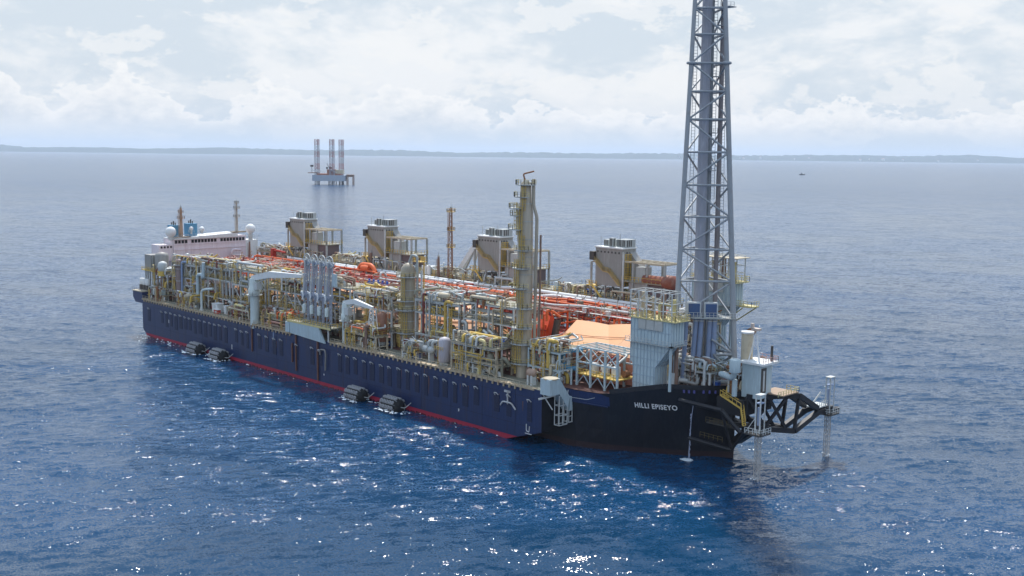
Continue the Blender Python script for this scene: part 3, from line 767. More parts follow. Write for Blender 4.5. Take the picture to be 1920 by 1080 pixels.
# low deck-edge skids, each crowded with small gear
def skid(lab, x0, x1, seed, h=3.6, pal=PAL, y0=-26.6, y1=-22.6):
    module('pipe_skid', lab, 'pipe skid', x0, x1, y0, y1, 14, [14 + h], seed, 16, group='low pipe skids along the deck edge', bay=4.5, braces=False, colm=BEIGE, dense=1.1, pal=pal)
skid('low skid of pale cones and pipes at the aft corner of the navy deck edge', 3, 14, 31, 2.6)
skid('low skid with beige drums beside the navy deck edge near the stern', 26, 38, 32, 2.6)
skid('low rusty skid at the foot of the long white crane, aft side', 62, 76, 33, 2.4)
skid('low skid of rusty red pipework forward of the long crane pedestal', 83, 101, 34, 3.2, [RUST, BEIGE, LGREY, PINK, BROWN, PYEL, ORNG])
skid('yellow and rusty pipe skid between the small crane and the domed column', 129, 144, 35, 4.2, [YEL, PYEL, RUST, ORNG, BEIGE, LGREY, BROWN])
skid('beige valve skid at the deck edge just forward of the domed column', 156, 162, 36, 2.4)

# port side modules: only their crowded tops show
G2 = 'crowded module tops along the far side'
for i, (a, b) in enumerate(((2, 25), (28, 52), (54, 76), (79, 103), (105, 133), (136, 158), (161, 183), (186, 210))):
    module('far_module', ['far side module top just forward of the white accommodation', 'far side module top under the aftmost grey exhaust house', 'far side module top between the two aft exhaust houses',
        'far side module top under the second exhaust house from the stern', 'far side module top around the rusty mast and white knuckle crane', 'far side module top under the third exhaust house from the stern',
        'far side module top between the third and fourth exhaust houses', 'far side module top under the exhaust house nearest the bow'][i], 'process module', a, b, 20.5, 27.5, 20, [26.6, 30.2], 50 + i, 34,
        colm=BEIGE, group=G2, bay=3.4, braces=True, equip=True, yellow=BEIGE, pal=[BEIGE, BEIGE, OLIVE, GREY, BROWN, LGREY, PYEL, SILV])

# broken foam along the waterline, round the fenders and the gantries
def foam():
    rnd = random.Random(21); mb = MB()
    def blob(x, y, r, st=2.2):
        n = 8; a0 = rnd.uniform(0, 3); pts = []
        for i in range(n):
            a = 2 * math.pi * i / n; k = r * rnd.uniform(.4, 1.15); px, py = math.cos(a) * k * st, math.sin(a) * k
            pts.append((x + px * math.cos(a0 * .15) - py * math.sin(a0 * .15), y + px * math.sin(a0 * .15) + py * math.cos(a0 * .15), .38 + rnd.uniform(-.1, .15)))
        mb.add(pts + [(x, y, .55)], [(i, (i + 1) % n, n) for i in range(n)], 0, True)
    for k in range(150):
        x = rnd.choice([rnd.uniform(2, 30), rnd.uniform(0, 200), rnd.uniform(40, 70), rnd.uniform(135, 165)]); y = -28.6 - abs(rnd.gauss(0, 2.6)); blob(x, y, rnd.uniform(.08, .30))
    for cx_ in (46.2, 62, 140, 156.6):
        for k in range(16): blob(cx_ + rnd.uniform(-4, 5.5), -33 - rnd.uniform(0, 1.6), rnd.uniform(.12, .42))
    for gx_, gy_ in ((260.1, -11.2), (260.6, 17.4)):
        for k in range(9): blob(gx_ + rnd.uniform(-1.4, 1.4), gy_ + rnd.uniform(-1.4, 1.4), rnd.uniform(.06, .2))
    tag(mb.make('sea_foam', FOAM), kind='stuff')
foam()

# ------------------------------------------------------------------ exhaust houses on the far side
def exhaust(x0, lab, seed, rusty=False):
    t = thing('exhaust_house', lab, 'exhaust house', (x0 + 5, 23, 30), 'tall grey exhaust houses along the far side')
    y0, y1 = 20.2, 26.2; x1 = x0 + 9.6; zb, zt = 33.4, 44.0
    MB().box((x0, y0, zb), (x1, y1, zt)).make('wall', GREYB, t)
    MB().box((x0 - .3, y0 - .3, zt), (x1 + .3, y1 + .3, zt + .35)).make('roof_rim', WHITE, t)
    mb = MB()
    for i in range(7): mb.cbox((x0 + .8 + i * 1.3, y0 - .05, zt - 1.1), (.45, .1, .5))
    for i in range(4): mb.cbox((x1 + .05, y0 + .9 + i * 1.3, zt - 1.1), (.1, .45, .5))
    mb.make('vent_row', DARK, t)
    for a, b, c, d, h in ((x0 + .8, x0 + 2.6, y0 + 2.4, y1 - .3, 1.8), (x0 + 2.9, x0 + 4.6, y0 + 2.4, y1 - .3, 1.9), (x0 + 4.3, x0 + 5.6, y0 + .7, y0 + 2.1, 2.5), (x0 + 6.2, x0 + 7.9, y0 + 1.8, y1 - .3, 2.2), (x0 + 8.2, x1 + .1, y0 + 1.6, y1 - .3, 2.2)):
        mb = MB().box((a, c, zt + .35), (b, d, zt + .35 + h)); md = MB()
        for x in (a + .25, a + .75, a + 1.25):
            if x + .3 < b: md.box((x, c - .06, zt + .6), (x + .28, c - .01, zt + .2 + h))
        for y in (c + .4, c + 1.2, c + 2.0):
            if y + .4 < d: md.box((b + .01, y, zt + .6), (b + .06, y + .4, zt + .2 + h))
        p = mb.make('vent_box', SILV, t); sub(md, 'louvre', DARK, p)
    MB().tube((x0 + 1, y0 + 1, zt), (x0 + 1, y0 + 1, zt + 3.2), .07, n=5).tube((x1 - 1.6, y0 + 1, zt), (x1 - 1.6, y0 + 1, zt + 4.2), .07, n=5).make('aerial', GREY, t)
    # stair down the near wall with a landing half way
    mb = MB(); yl = y0 - .9
    P = [(x0 - .2, 40.6), (x0 + 3.4, 37.6), (x0 + 5.6, 37.3), (x0 + 9.4, 33.9)]
    for (xa, za), (xb, zb_) in zip(P, P[1:]):
        for y in (yl, yl + .8):
            mb.beam((xa, y, za), (xb, y, zb_), .12, .26)
            mb.beam((xa, y, za + 1.1), (xb, y, zb_ + 1.1), .09); mb.beam((xa, y, za + .6), (xb, y, zb_ + .6), .08)
            k = max(2, int((xb - xa) / .9))
            for i in range(k + 1): u = i / k; mb.beam((lerp(xa, xb, u), y, lerp(za, zb_, u)), (lerp(xa, xb, u), y, lerp(za, zb_, u) + 1.1), .08)
        k = int(abs(zb_ - za) / .35) + 1
        for i in range(k + 1): u = i / k; mb.box((lerp(xa, xb, u) - .16, yl, lerp(za, zb_, u)), (lerp(xa, xb, u) + .16, yl + .8, lerp(za, zb_, u) + .06))
    mb.make('stair', mat('ochre stair paint', (.50, .36, .13), dirt=.4), t)
    MB().box((x0 - 1.5, y0 - 1, 40.4), (x0 + .1, y0 + 1.4, 42.8)).make('stair_cabin', DARK, t)
    # cage ladder on the bow-facing wall
    mb = MB()
    for k in range(2):
        mb.ladder(x1 + .6, y0 + 1.2 + k * 1.5, 33.6, 42.6, 0, 1, 1.0, t=.14)
    for z in (35, 37, 39, 41, 42.6): mb.beam((x1 + .9, y0 + .4, z), (x1 + .9, y0 + 3.4, z), .14)
    mb.make('cage_ladder', YEL, t)
    MB().tube((x1 + .7, y0 - .2, 31), (x1 + .7, y0 - .2, 43.2), .3, n=8).make('riser_pipe', LGREY, t)
    # slanting duct behind
    mb = MB().add([(x1, y1 - 2.6, 43.2), (x1, y1, 43.2), (x1 + 3.6, y1, 39.4), (x1 + 3.6, y1 - 2.6, 39.4), (x1, y1 - 2.6, 34), (x1, y1, 34), (x1 + 3.6, y1, 34), (x1 + 3.6, y1 - 2.6, 34)],
                  [(0, 3, 2, 1), (0, 4, 7, 3), (1, 2, 6, 5), (3, 7, 6, 2), (4, 5, 6, 7), (0, 1, 5, 4)])
    mb.make('slanted_duct', GREYB, t)
    # frame with canopy beams, deck and the box under it
    fx0, fx1 = x1 + 4, x0 + 24.5
    for x in (fx0, lerp(fx0, fx1, .45), fx1):
        for y in (y0 + .2, y1 + 1): MB().beam((x, y, 30.2), (x, y, 40.6), .55).make('column', GREY, t)
    mb = MB()
    for y in (y0 + .2, y1 + 1): mb.beam((fx0 - 3, y, 40.7), (fx1, y, 40.7), .4, .5)
    for i in range(8): mb.beam((lerp(fx0, fx1, i / 7), y0 + .2, 40.75), (lerp(fx0, fx1, i / 7), y1 + 1, 40.75), .3, .4)
    mb.beam((fx0, y0 + .2, 40.9), (fx1, y1 + 1, 40.9), .3)
    mb.make('canopy_frame', BEIGE, t)
    mb = MB().box((x1 + .3, y0 - .2, 35.2), (fx1 + .4, y1 + 1, 35.5)); mb.make('deck_platform', OLIVE, t)
    mb = MB().rail([(x1 + .4, y0 - .3, 35.5), (fx1 + .4, y0 - .3, 35.5), (fx1 + .4, y1 + 1, 35.5)], 1.2, 1.5, .11); mb.make('handrail', YEL, t)
    MB().box((x1 + 2.5, y0 + .2, 30.2), (lerp(fx0, fx1, .42), y1, 35.1)).make('grey_enclosure', GREYB, t)
    MB().box((lerp(fx0, fx1, .45), y0 + .5, 30.4), (fx1 - .3, y1, 35.1)).make('dark_enclosure', mat('dark brown enclosure', (.13, .095, .10)), t)
    if rusty:
        mb = MB(); mb.lathe((fx0 + 8, y0 + 1, 36.2), [(.2, -5), (1.4, -4.6), (1.4, 2), (1.9, 2.6), (1.9, 5.4), (.4, 5.8)], 14, 0, 'x'); mb.make('rusty_silencer', mat('red rust', (.26, .075, .04), dirt=.5, dirtcol=(.3, .2, .15)), t)
    mb = MB().cbox((fx0 + 2.2, y0 + 2, 37.5), (3.2, 3, 4)); mb.make('machinery_casing', SILV, t)
    # support frame under the house
    for x in (x0 + .4, x0 + 3.5, x0 + 6.6, x1 - .3):
        MB().beam((x, y0 + .2, 28), (x, y0 + .2, zb), .45).make('support_leg', GREY, t)
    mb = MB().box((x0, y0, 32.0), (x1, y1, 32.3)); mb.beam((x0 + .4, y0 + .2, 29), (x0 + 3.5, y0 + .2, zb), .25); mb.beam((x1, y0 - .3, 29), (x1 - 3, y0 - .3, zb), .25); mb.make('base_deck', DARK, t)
    # aft side platform and post
    mb = MB().beam((x0 - 1.8, y0 + .3, 30), (x0 - 1.8, y0 + .3, 39.8), .5); mb.beam((x0 - 1.8, y0 + .3, 39.8), (x0, y0 + .3, 39.8), .3); mb.make('aft_post', GREY, t)
    mb = MB().box((x0 - 3, y0 - .6, 33), (x0 + 1, y0 + 2, 33.2)); mb.rail([(x0 - 3, y0 + 2, 33.2), (x0 - 3, y0 - .6, 33.2), (x0 + 1, y0 - .6, 33.2)], 1.2, 1.2, .12)
    mb.beam((x0 - .4, y0 - .8, 33.2), (x0 + 3, y0 - .8, 30), .3, .5); mb.make('aft_platform', YEL, t)
exhaust(26.9, 'grey exhaust house nearest the stern, just forward of the white accommodation', 1)
exhaust(77.2, 'second grey exhaust house from the stern, behind the domed olive column', 2)
exhaust(135.3, 'third grey exhaust house from the stern, between the white knuckle crane and tall column', 3)
exhaust(184.8, 'grey exhaust house nearest the bow, with a rusty silencer in its frame', 4, True)

# ------------------------------------------------------------------ accommodation
def accommodation():
    t = thing('accommodation_block', 'pinkish white accommodation block with a dark window row at the stern', 'deckhouse', (-9, 2, 14))
    X = -5.0
    MB().box((-13.5, -12.2, 14), (X, 19.4, 35.6)).make('wall', PINKW, t)
    MB().add([(-13.5, -12.3, 35.6), (X + .5, -12.3, 35.6), (X + .5, 15.5, 36.9), (-13.5, 15.5, 36.9), (-13.5, -12.3, 35.2), (X + .5, -12.3, 35.2), (X + .5, 15.5, 35.2), (-13.5, 15.5, 35.2)],
             [(0, 1, 2, 3), (0, 4, 5, 1), (1, 5, 6, 2), (2, 6, 7, 3), (3, 7, 4, 0)]).make('roof', WHITE, t)
    MB().box((X, -12.2, 31.0), (X + .25, 19.4, 31.25)).box((X, -12.2, 33.1), (X + .2, 19.4, 33.25)).make('wall_ledge', PINKW, t)
    for i in range(22):
        y = -11.2 + i * 1.4
        if i in (4, 13): continue
        w_ = MB().box((X + .01, y - .52, 33.65), (X + .12, y + .52, 34.9)); w_.make('window', GLASS, t)
    MB().box((-12, -18, 27), (X - .6, -12.3, 33.3)).make('aft_wing', PINKW, t)
    for i in range(4): MB().box((X - .6, -17.3 + i * 1.3, 32.0), (X - .5, -16.6 + i * 1.3, 32.8)).make('window', GLASS, t)
    MB().box((-12, 19.5, 27), (X - .3, 25.0, 33.6)).make('side_wing', WHITE, t)
    mb = MB(); mb.rail([(X, -12.2, 35.7), (X, 19.3, 36.9)], 1.1, 1.6, .09); mb.rail([(X - .6, -18, 33.3), (X - .6, -12.3, 33.3)], 1.1, 1.2, .09); mb.rail([(X - .3, 19.5, 33.6), (X - .3, 25, 33.6)], 1.1, 1.3, .09)
    mb.make('handrail', LGREY, t)
    mb = MB().box((X - 2, 13.5, 36.9), (X + .6, 19.3, 37.3)).box((X - 1.5, -12, 36), (X + .4, -5, 36.2)); mb.make('lookout_platform', mat('brown wood deck', (.28, .2, .12)), t)
    MB().pipe([(X + 2.5, 15.5, 30), (X + 2.3, 12.0, 30.4), (X + 2.1, 11.3, 28), (X + 2, 16, 27.8)], .5, 10, bend=2.5).make('curved_pipe', PINKW, t)
    MB().pipe([(X + 3, -8.5, 28.6), (X + 3, -3.2, 29.1), (X + 3, -2, 27)], .45, 10).make('curved_pipe', PINKW, t)
accommodation()
def radome(y, z, r, lab, xx=-6, h=1.2):
    t = thing('radome', lab, 'radome', (xx, y, z - r - h), 'white radar domes')
    MB().sphere((xx, y, z), r, 20, 12).make('dome', WHITE, t)
    MB().lathe((xx, y, z - r - h), [(r * .45, 0), (r * .45, h + .25)], 10).rail([(xx - r, y - r, z - r - h * .5), (xx + r, y - r, z - r - h * .5), (xx + r, y + r, z - r - h * .5)], .9, .9, .08).make('pedestal', LGREY, t)
radome(-12.8, 38.2, 2.1, 'large white radome at the left end of the accommodation roof')
radome(22.2, 38.1, 2.0, 'large white radome on the bow side wing, right of the radio masts', h=2.6)
radome(-4.1, 39.2, .8, 'small white radome left of centre on the accommodation roof', h=1.4)
radome(.4, 38.8, 1.05, 'small white radome beside the blue funnel casing', h=.8)
def casing(y, w_, z0, z1, lab):
    t = thing('funnel_casing', lab, 'funnel', (-10, y, z0), 'blue funnel casings')
    MB().box((-12, y - w_ / 2, z0), (-8, y + w_ / 2, z1)).make('casing', TEAL, t)
    mb = MB()
    for k in range(4): mb.tube((-11.4 + k * .8, y + .3 * (k % 2), z1), (-11.4 + k * .8, y + .3 * (k % 2), z1 + 1 + .3 * (k % 3)), .22, n=8)
    mb.make('exhaust_stub', DARK, t)
casing(-9.6, 3.0, 35.7, 40.6, 'blue funnel casing left of the short rusty mast')
casing(-2.3, 3.6, 36, 41.0, 'blue funnel casing at the middle of the accommodation roof')
def mast(name, lab, x, y, z0, z1, r, m, plats, lat=False, group='masts and vent posts'):
    t = thing(name, lab, 'mast', (x, y, z0), group)
    if lat:
        mb = MB(); n = int((z1 - z0) / 1.6)
        for k in range(n):
            za, zb = lerp(z0, z1, k / n), lerp(z0, z1, (k + 1) / n); ra, rb = lerp(r, r * .45, k / n), lerp(r, r * .45, (k + 1) / n)
            A = [(x + ra * math.cos(a), y + ra * math.sin(a), za) for a in (0, 2.09, 4.19)]; B = [(x + rb * math.cos(a), y + rb * math.sin(a), zb) for a in (0, 2.09, 4.19)]
            for i in range(3): mb.beam(A[i], B[i], .2); mb.beam(A[i], B[(i + 1) % 3], .12); mb.beam(B[i], B[(i + 1) % 3], .12)
        mb.make('lattice', m, t)
    else: MB().tube((x, y, z0), (x, y, z1), r, r * .6, 10).make('pole', m, t)
    for z, w_ in plats:
        mb = MB().lathe((x, y, z), [(w_, 0), (w_, .15)], 8); mb.rail([(x + w_ * math.cos(a * .785), y + w_ * math.sin(a * .785), z + .1) for a in range(8)], 1, 2, .09, True)
        mb.make('platform', m if not lat else YEL, t)
    MB().ladder(x, y - r - .25, z0, z1 - .5, 1, 0, .5, t=.09).make('ladder', m, t)
    MB().tube((x, y, z1), (x, y, z1 + 1.8), .06, n=5).cbox((x, y, z1 + .3), (.5, .5, .5)).make('top_light', GREY, t)
mast('radio_mast', 'rusty beige radio mast left of centre on the accommodation', -6, -8.4, 36, 47.5, .75, mat('rusty beige', (.42, .27, .18), dirt=.5), [(43.2, 1.5), (45.5, 1.0)])
mast('radio_mast', 'taller pale radio mast near the right end of the accommodation', -6, 16, 36.6, 49.2, .55, mat('pale mast', (.48, .44, .38), dirt=.5), [(43, 1.3), (46.5, 1.2), (48.6, .9)])
mast('vent_mast', 'tall rusty lattice vent mast with yellow platforms in mid ship', 122.5, 20, 27, 52.2, 1.0, mat('rust mast', (.28, .13, .06), dirt=.4), [(39.5, 1.4), (45, 1.3), (51, 1.5)], lat=True)
mast('vent_post', 'short brown vent post between the second exhaust house and loading arms', 79.5, 20, 24, 34.6, .7, BROWN, [])
mast('vent_post', 'brown vent post just aft of the rusty lattice mast', 117.5, 19, 24, 36, .6, BROWN, [])
mast('vent_post', 'dark vent post in front of the accommodation right end', 2, 17, 26, 33.5, .5, BROWN, [])

# grey tank house and domed silo at the aft corner
t = thing('tank_house', 'pale grey block of tanks raised on posts at the aft corner', 'tank house', (-1, -21, 16.5))
MB().box((-5.4, -24, 24.9), (-.2, -19, 30.2)).make('tank', GREYB, t)
MB().lathe((2.6, -21, 24.6), [(2.6, 0), (2.6, 5.4), (2.2, 6.4), (.4, 6.9)], 20).make('round_tank', GREYB, t)
for x in (-5.2, -3.4, -1.6, .4):
    MB().tube((x, -23.8, 16.6), (x, -23.8, 24.9), .33, n=8).make('support_leg', GREY, t)
MB().box((-6.4, -25, 24.2), (3.4, -18, 24.5)).make('deck_platform', YEL, t)
MB().rail([(-6.4, -25, 24.5), (3.4, -25, 24.5)], 1.1, 1.3, .1).make('handrail', YEL, t)
MB().ladder(1.0, -23.9, 24.5, 30.2, 1, 0, .8, t=.12).make('ladder', GREY, t)
t = thing('silo', 'round topped silver silo on yellow frame next to the tank house', 'silo', (9.3, -24, 14))
vm = MB(); vessel_v(vm, 9.3, -24, 25.0, 2.6, 1.7); vm.make('domed_vessel', LGREY, t)
vm = MB(); vm.lathe((9.3, -24, 23.2), [(1.9, 0), (1.9, 1.8)], 14); vm.make('yellow_collar', YEL, t)
for dx, dy in ((-1.4, -1.4), (1.4, -1.4), (1.4, 1.4), (-1.4, 1.4)): MB().beam((9.3 + dx, -24 + dy, 14), (9.3 + dx, -24 + dy, 23.2), .35).make('support_leg', BROWN, t)
for i, l in enumerate(('aftmost of three white drums on the stern corner', 'middle one of three white drums on the stern corner', 'forward one of three white drums on the stern corner')):
    t = thing('white_drum', l, 'drum', (-7 + i * 2.4, -24.5, 17), 'white drums at the stern corner')
    MB().lathe((-7 + i * 2.4, -24.5, 18.6), [(.9, 0), (1.0, .2), (1.0, 2.1), (.9, 2.3)], 14).make('drum_body', WHITE, t)
    MB().box((-7.9 + i * 2.4, -25.3, 16.7), (-6.1 + i * 2.4, -23.7, 18.6)).make('stand', DARK, t)

# ------------------------------------------------------------------ columns
def column(x, y, z0, segs, m, lab, plats, lads, side, name='process_column'):
    t = thing(name, lab, 'column', (x, y, z0), 'tall process columns')
    MB().lathe((x, y, 0), [(r, z) for r, z in segs], 22).make('shell', m, t)
    mb = MB()
    z = z0 + 4
    rr = lambda z: interp(z, [s[1] for s in segs], [s[0] for s in segs])
    while z < segs[-1][1] - 3:
        mb.lathe((x, y, z), [(rr(z) + .12, 0), (rr(z) + .12, .22)], 22); z += 4.4
    mb.make('stiffening_ring', SILV, t)
    for z, a0, a1, w_ in plats:      # arc platforms
        r = rr(z); n = max(3, int((a1 - a0) / 20)); mb = MB(); pts = []
        for i in range(n):
            a, b = R(lerp(a0, a1, i / n)), R(lerp(a0, a1, (i + 1) / n))
            q = [(x + math.cos(a) * r, y + math.sin(a) * r, z), (x + math.cos(a) * (r + w_), y + math.sin(a) * (r + w_), z), (x + math.cos(b) * (r + w_), y + math.sin(b) * (r + w_), z), (x + math.cos(b) * r, y + math.sin(b) * r, z)]
            mb.add(q + [(p[0], p[1], z + .25) for p in q], [(0, 3, 2, 1), (4, 5, 6, 7), (1, 2, 6, 5), (0, 1, 5, 4), (2, 3, 7, 6)]); pts.append(q[1])
            if i == n - 1: pts.append(q[2])
        p = mb.make('platform', SILV, t)
        sub(MB().rail([(q[0], q[1], z + .25) for q in pts], 1.15, 1.2, .1), 'handrail', PYEL, p)
    for z1, z2, a in lads:
        a = R(a); mb = MB(); 
        zc = (z1 + z2) / 2; r = rr(zc) + .45; cx, cy = x + math.cos(a) * r, y + math.sin(a) * r
        mb.ladder(cx, cy, z1, z2, -math.sin(a), math.cos(a), .7, t=.14, step=.7)
        z = z1 + 1.5
        while z < z2:
            pts = [(cx + math.cos(a + b) * .75, cy + math.sin(a + b) * .75, z) for b in (-1.5, -.7, 0, .7, 1.5)]
            for p, q in zip(pts, pts[1:]): mb.beam(p, q, .09)
            z += 1.0
        for b in (-.8, 0, .8): mb.beam((cx + math.cos(a + b) * .75, cy + math.sin(a + b) * .75, z1 + 1.5), (cx + math.cos(a + b) * .75, cy + math.sin(a + b) * .75, z2), .08)
        mb.make('cage_ladder', mat('ochre ladder paint', (.56, .40, .12), dirt=.4), t)
    for pts, r, mm in side: MB().pipe(pts, r, 10).make('side_pipe', mm, t)
    return t
COLM = mat('dull silver column cladding', (.42, .37, .29), rough=.45, metal=.1, dirt=.8, dirtcol=(.22, .15, .10), streak=True, scale=.28, var=.1)
COLO = mat('olive column cladding', (.33, .29, .22), rough=.5, dirt=.7, dirtcol=(.2, .14, .08), streak=True, scale=.3)
cx, cy = 196.2, -19.5
column(cx, cy, 14, [(2.0, 14), (2.0, 34), (1.9, 55.5), (1.5, 58.2), (1.35, 62.5), (.5, 63.6)], COLM, 'tallest grey process column beside the edge, forward of midships',
       [(62.2, 180, 390, 1.2), (59.2, 190, 330, 1.5), (56.4, 170, 290, 2.4), (54.6, 170, 280, 2.0), (51.2, 175, 290, 2.4), (46.0, 250, 350, 1.1), (41.5, 200, 340, 1.3), (36.5, 190, 330, 1.3), (31.5, 240, 350, 1.2), (26.5, 190, 350, 1.5), (22.5, 180, 350, 1.6), (17.5, 180, 350, 1.5)],
       [(15, 26, 250), (17, 27, 285), (24, 36, 298), (33, 44, 265), (42, 50, 300), (47, 57, 285), (50, 58, 250), (56, 62, 300)],
       [([(cx + 2.2, cy + 1.4, 16), (cx + 2.6, cy + 1.4, 54.5), (cx + 1.9, cy + .8, 57.3), (cx + 1.9, cy + .8, 63.8)], .42, COLM), ([(cx + 3.4, cy + 2.0, 20), (cx + 3.4, cy + 2, 50)], .26, BROWN),
        ([(cx + .2, cy - .2, 62.5), (cx - .6, cy - .4, 65.0), (cx + 1.4, cy + 1.4, 65.7)], .2, RUST), ([(cx - .9, cy + .4, 61), (cx - .9, cy + .4, 64)], .3, SILV), ([(cx + .8, cy + .8, 62.8), (cx + 2.0, cy + .8, 62.6)], .3, SILV)])
cx, cy = 148.4, -18.5
column(cx, cy, 14, [(2.15, 14), (2.15, 36.2), (1.9, 37.6), (1.2, 38.6), (.3, 39.0)], COLO, 'shorter olive process column with a domed top and yellow crow platform',
       [(35.0, 180, 370, 1.2), (25.6, 170, 380, 1.7), (28.2, 190, 350, 1.2), (19, 200, 350, 1.3)],
       [(16, 25, 305), (20, 28, 275), (27, 36, 290), (15, 20, 250)],
       [([(cx + 2.9, cy + 1, 15), (cx + 2.9, cy + 1, 41.0), (cx + .4, cy + 1, 41.2), (cx - .2, cy + .3, 38.4)], .36, GREY), ([(cx + 4.1, cy + 1.6, 17), (cx + 4.1, cy + 1.6, 37)], .3, LGREY)])
t = thing('top_frame', 'yellow railed platform frame around the domed column top', 'platform', (149, -17, 37), None)
MB().box((148.2, -16.9, 39.2), (151.6, -14.2, 39.4)).make('deck_platform', YEL, t)
MB().rail([(148.2, -16.9, 39.4), (151.6, -16.9, 39.4), (151.6, -14.2, 39.4), (148.2, -14.2, 39.4)], 1.2, .8, .12, True).make('handrail', YEL, t)
for x in (148.6, 151.2): MB().beam((x, -15, 30), (x, -15, 39.2), .3).make('column', YEL, t)
cx, cy = 21.5, -23.6
column(cx, cy, 14, [(1.25, 14), (1.25, 29.6), (.9, 30.2), (.2, 30.5)], mat('mauve brown cladding', (.24, .17, .16), dirt=.5), 'rusty mauve column rising from the deck edge near the stern', [(28.2, 160, 340, 1.0)], [(18, 28, 240)],
       [([(cx + 1.9, cy, 14.5), (cx + 2.1, cy, 29.6), (cx + 4.6, cy + 1, 29.6)], .42, BLUEP), ([(cx + 4.0, cy + 1, 29.4), (cx + 9.6, cy + 1.5, 28.8)], .42, LGREY)])
t = thing('gooseneck_pipe', 'big pale gooseneck pipe standing at the deck edge aft of the crane', 'pipe', (33.5, -23.6, 14), None)
MB().pipe([(36.0, -24, 15), (36.0, -24, 26.0), (39.2, -24, 26.4), (39.2, -23.5, 24.6), (39.4, -23.4, 30.6)], .6, 12, bend=2).make('pipe', PBLUE, t)
MB().lathe((36.0, -24, 14), [(1, 0), (1, .3), (.65, .35), (.65, 1)], 12).make('flange', LGREY, t)
t = thing('gooseneck_pipe', 'shorter grey green pipe bent forward over the deck drums', 'pipe', (41, -25.3, 14), None)
MB().pipe([(41.5, -25.6, 14), (41.5, -25.6, 20.8), (43.5, -25.4, 21.6), (48, -24.6, 22.2)], .42, 10, bend=2.5).make('pipe', CRANEG, t)
MB().lathe((41.5, -25.6, 14), [(.8, 0), (.8, .3), (.5, .35), (.5, 1)], 12).make('flange', LGREY, t)

# ------------------------------------------------------------------ deck vessels
def hvessel(x, y, z, L, r, m, lab, saddles=True, bands=None, elbows=False):
    t = thing('pressure_vessel', lab, 'vessel', (x, y, 14), 'pressure vessels on the deck edge')
    mb = MB(); vessel_h(mb, x, y, z, L, r); mb.make('shell', m, t)
    for dx in (-L * .38, L * .38):
        MB().box((x + dx - .25, y - r * .8, 14), (x + dx + .25, y + r * .8, z - r * .5)).make('saddle', LGREY, t)
    if bands:
        for dx in bands: MB().lathe((x + dx, y, z), [(r + .12, -.12), (r + .12, .12)], 16, 0, 'x').make('flange', GREY, t)
    if elbows:
        for dx in (L * .22, L * .48): MB().pipe([(x + dx, y, z + r * .5), (x + dx, y, z + r + 1.3), (x + dx + 1.5, y + 1, z + r + 1.4)], .5, 10).make('pipe', SILV, t)
hvessel(163.5, -24.6, 17.2, 6.4, 1.0, SILV, 'silver heat exchanger with two elbows just forward of the domed column', bands=(-2.6, 1.8), elbows=True)
hvessel(30.5, -25.2, 15.8, 6.0, 1.05, WHITE, 'cream horizontal vessel at the foot of the big gooseneck pipe')
hvessel(36.5, -26.1, 14.9, 3.4, .5, LGREY, 'small pale horizontal vessel below the cream one near the deck edge')
hvessel(182, -25.0, 17.0, 5.5, 1.2, mat('olive brown vessel', (.24, .19, .11), dirt=.5), 'olive brown horizontal vessel by the edge, aft of the tall column', bands=(-2, 0, 2))
hvessel(204.5, -25, 17.0, 1.6, 1.0, mat('rosy tan vessel', (.4, .27, .2)), 'small tan round ended vessel between tall column and gangway')
def vvessel(x, y, z, h, r, m, lab):
    t = thing('standing_vessel', lab, 'vessel', (x, y, z), 'standing vessels on the deck')
    mb = MB(); vessel_v(mb, x, y, z + 1, h, r); mb.make('shell', m, t)
    MB().lathe((x, y, z), [(r * .8, 0), (r * .8, 1.1)], 14).make('skirt', GREY, t)
    MB().ladder(x - r - .3, y - .3, z, z + h + 1.4, 0, 1, .7, t=.13).rail([(x - r, y - r - .4, z + h * .75), (x + r, y - r - .4, z + h * .75)], 1, .8, .1).make('cage_ladder', YEL, t)
vvessel(172.2, -25.2, 14, 5.6, 1.65, mat('lilac grey tank', (.45, .43, .47), dirt=.4, streak=True), 'lilac grey vertical tank at the edge, between the two steel columns')
vvessel(141.5, -22.6, 15, 7.6, 1.5, mat('rusty brown tank', (.28, .13, .08), dirt=.6, dirtcol=(.35, .2, .14)), 'rusty brown vertical tank between the small crane and the domed column')
vvessel(136.5, -23.2, 15, 4.6, 1.1, mat('beige brown tank', (.38, .28, .2), dirt=.5), 'beige brown vertical tank just aft of the rusty brown one')

def cabinet(x, w_, d, h, lab, y=-24.6, m=None):
    t = thing('deck_cabinet', lab, 'cabinet', (x, y, 14), 'white cabinets on the aft deck')
    MB().box((x - w_ / 2, y - d / 2, 14.3), (x + w_ / 2, y + d / 2, 14.3 + h)).make('casing', m or WHITE, t)
    MB().box((x - w_ / 2 - .15, y - d / 2 - .15, 14.3 + h), (x + w_ / 2 + .15, y + d / 2 + .15, 14.55 + h)).make('lid', WHITE, t)
    MB().box((x - w_ * .2, y - d / 2 - .05, 14.6), (x + w_ * .25, y - d / 2 - .01, 13.9 + h)).make('door', LGREY, t)
cabinet(51, 3.6, 2.4, 2.9, 'largest white cabinet on the deck edge aft of the long crane')
cabinet(57, 1.5, 1.3, 2.7, 'narrow white cabinet just forward of the largest one')
cabinet(62.4, 1.6, 1.2, 2.9, 'upright white cabinet nearest the long crane pedestal', y=-25)
cabinet(53.5, 2.6, 1.2, 1.3, 'low bright red box at the deck edge below the white cabinets', y=-26.2, m=RED)

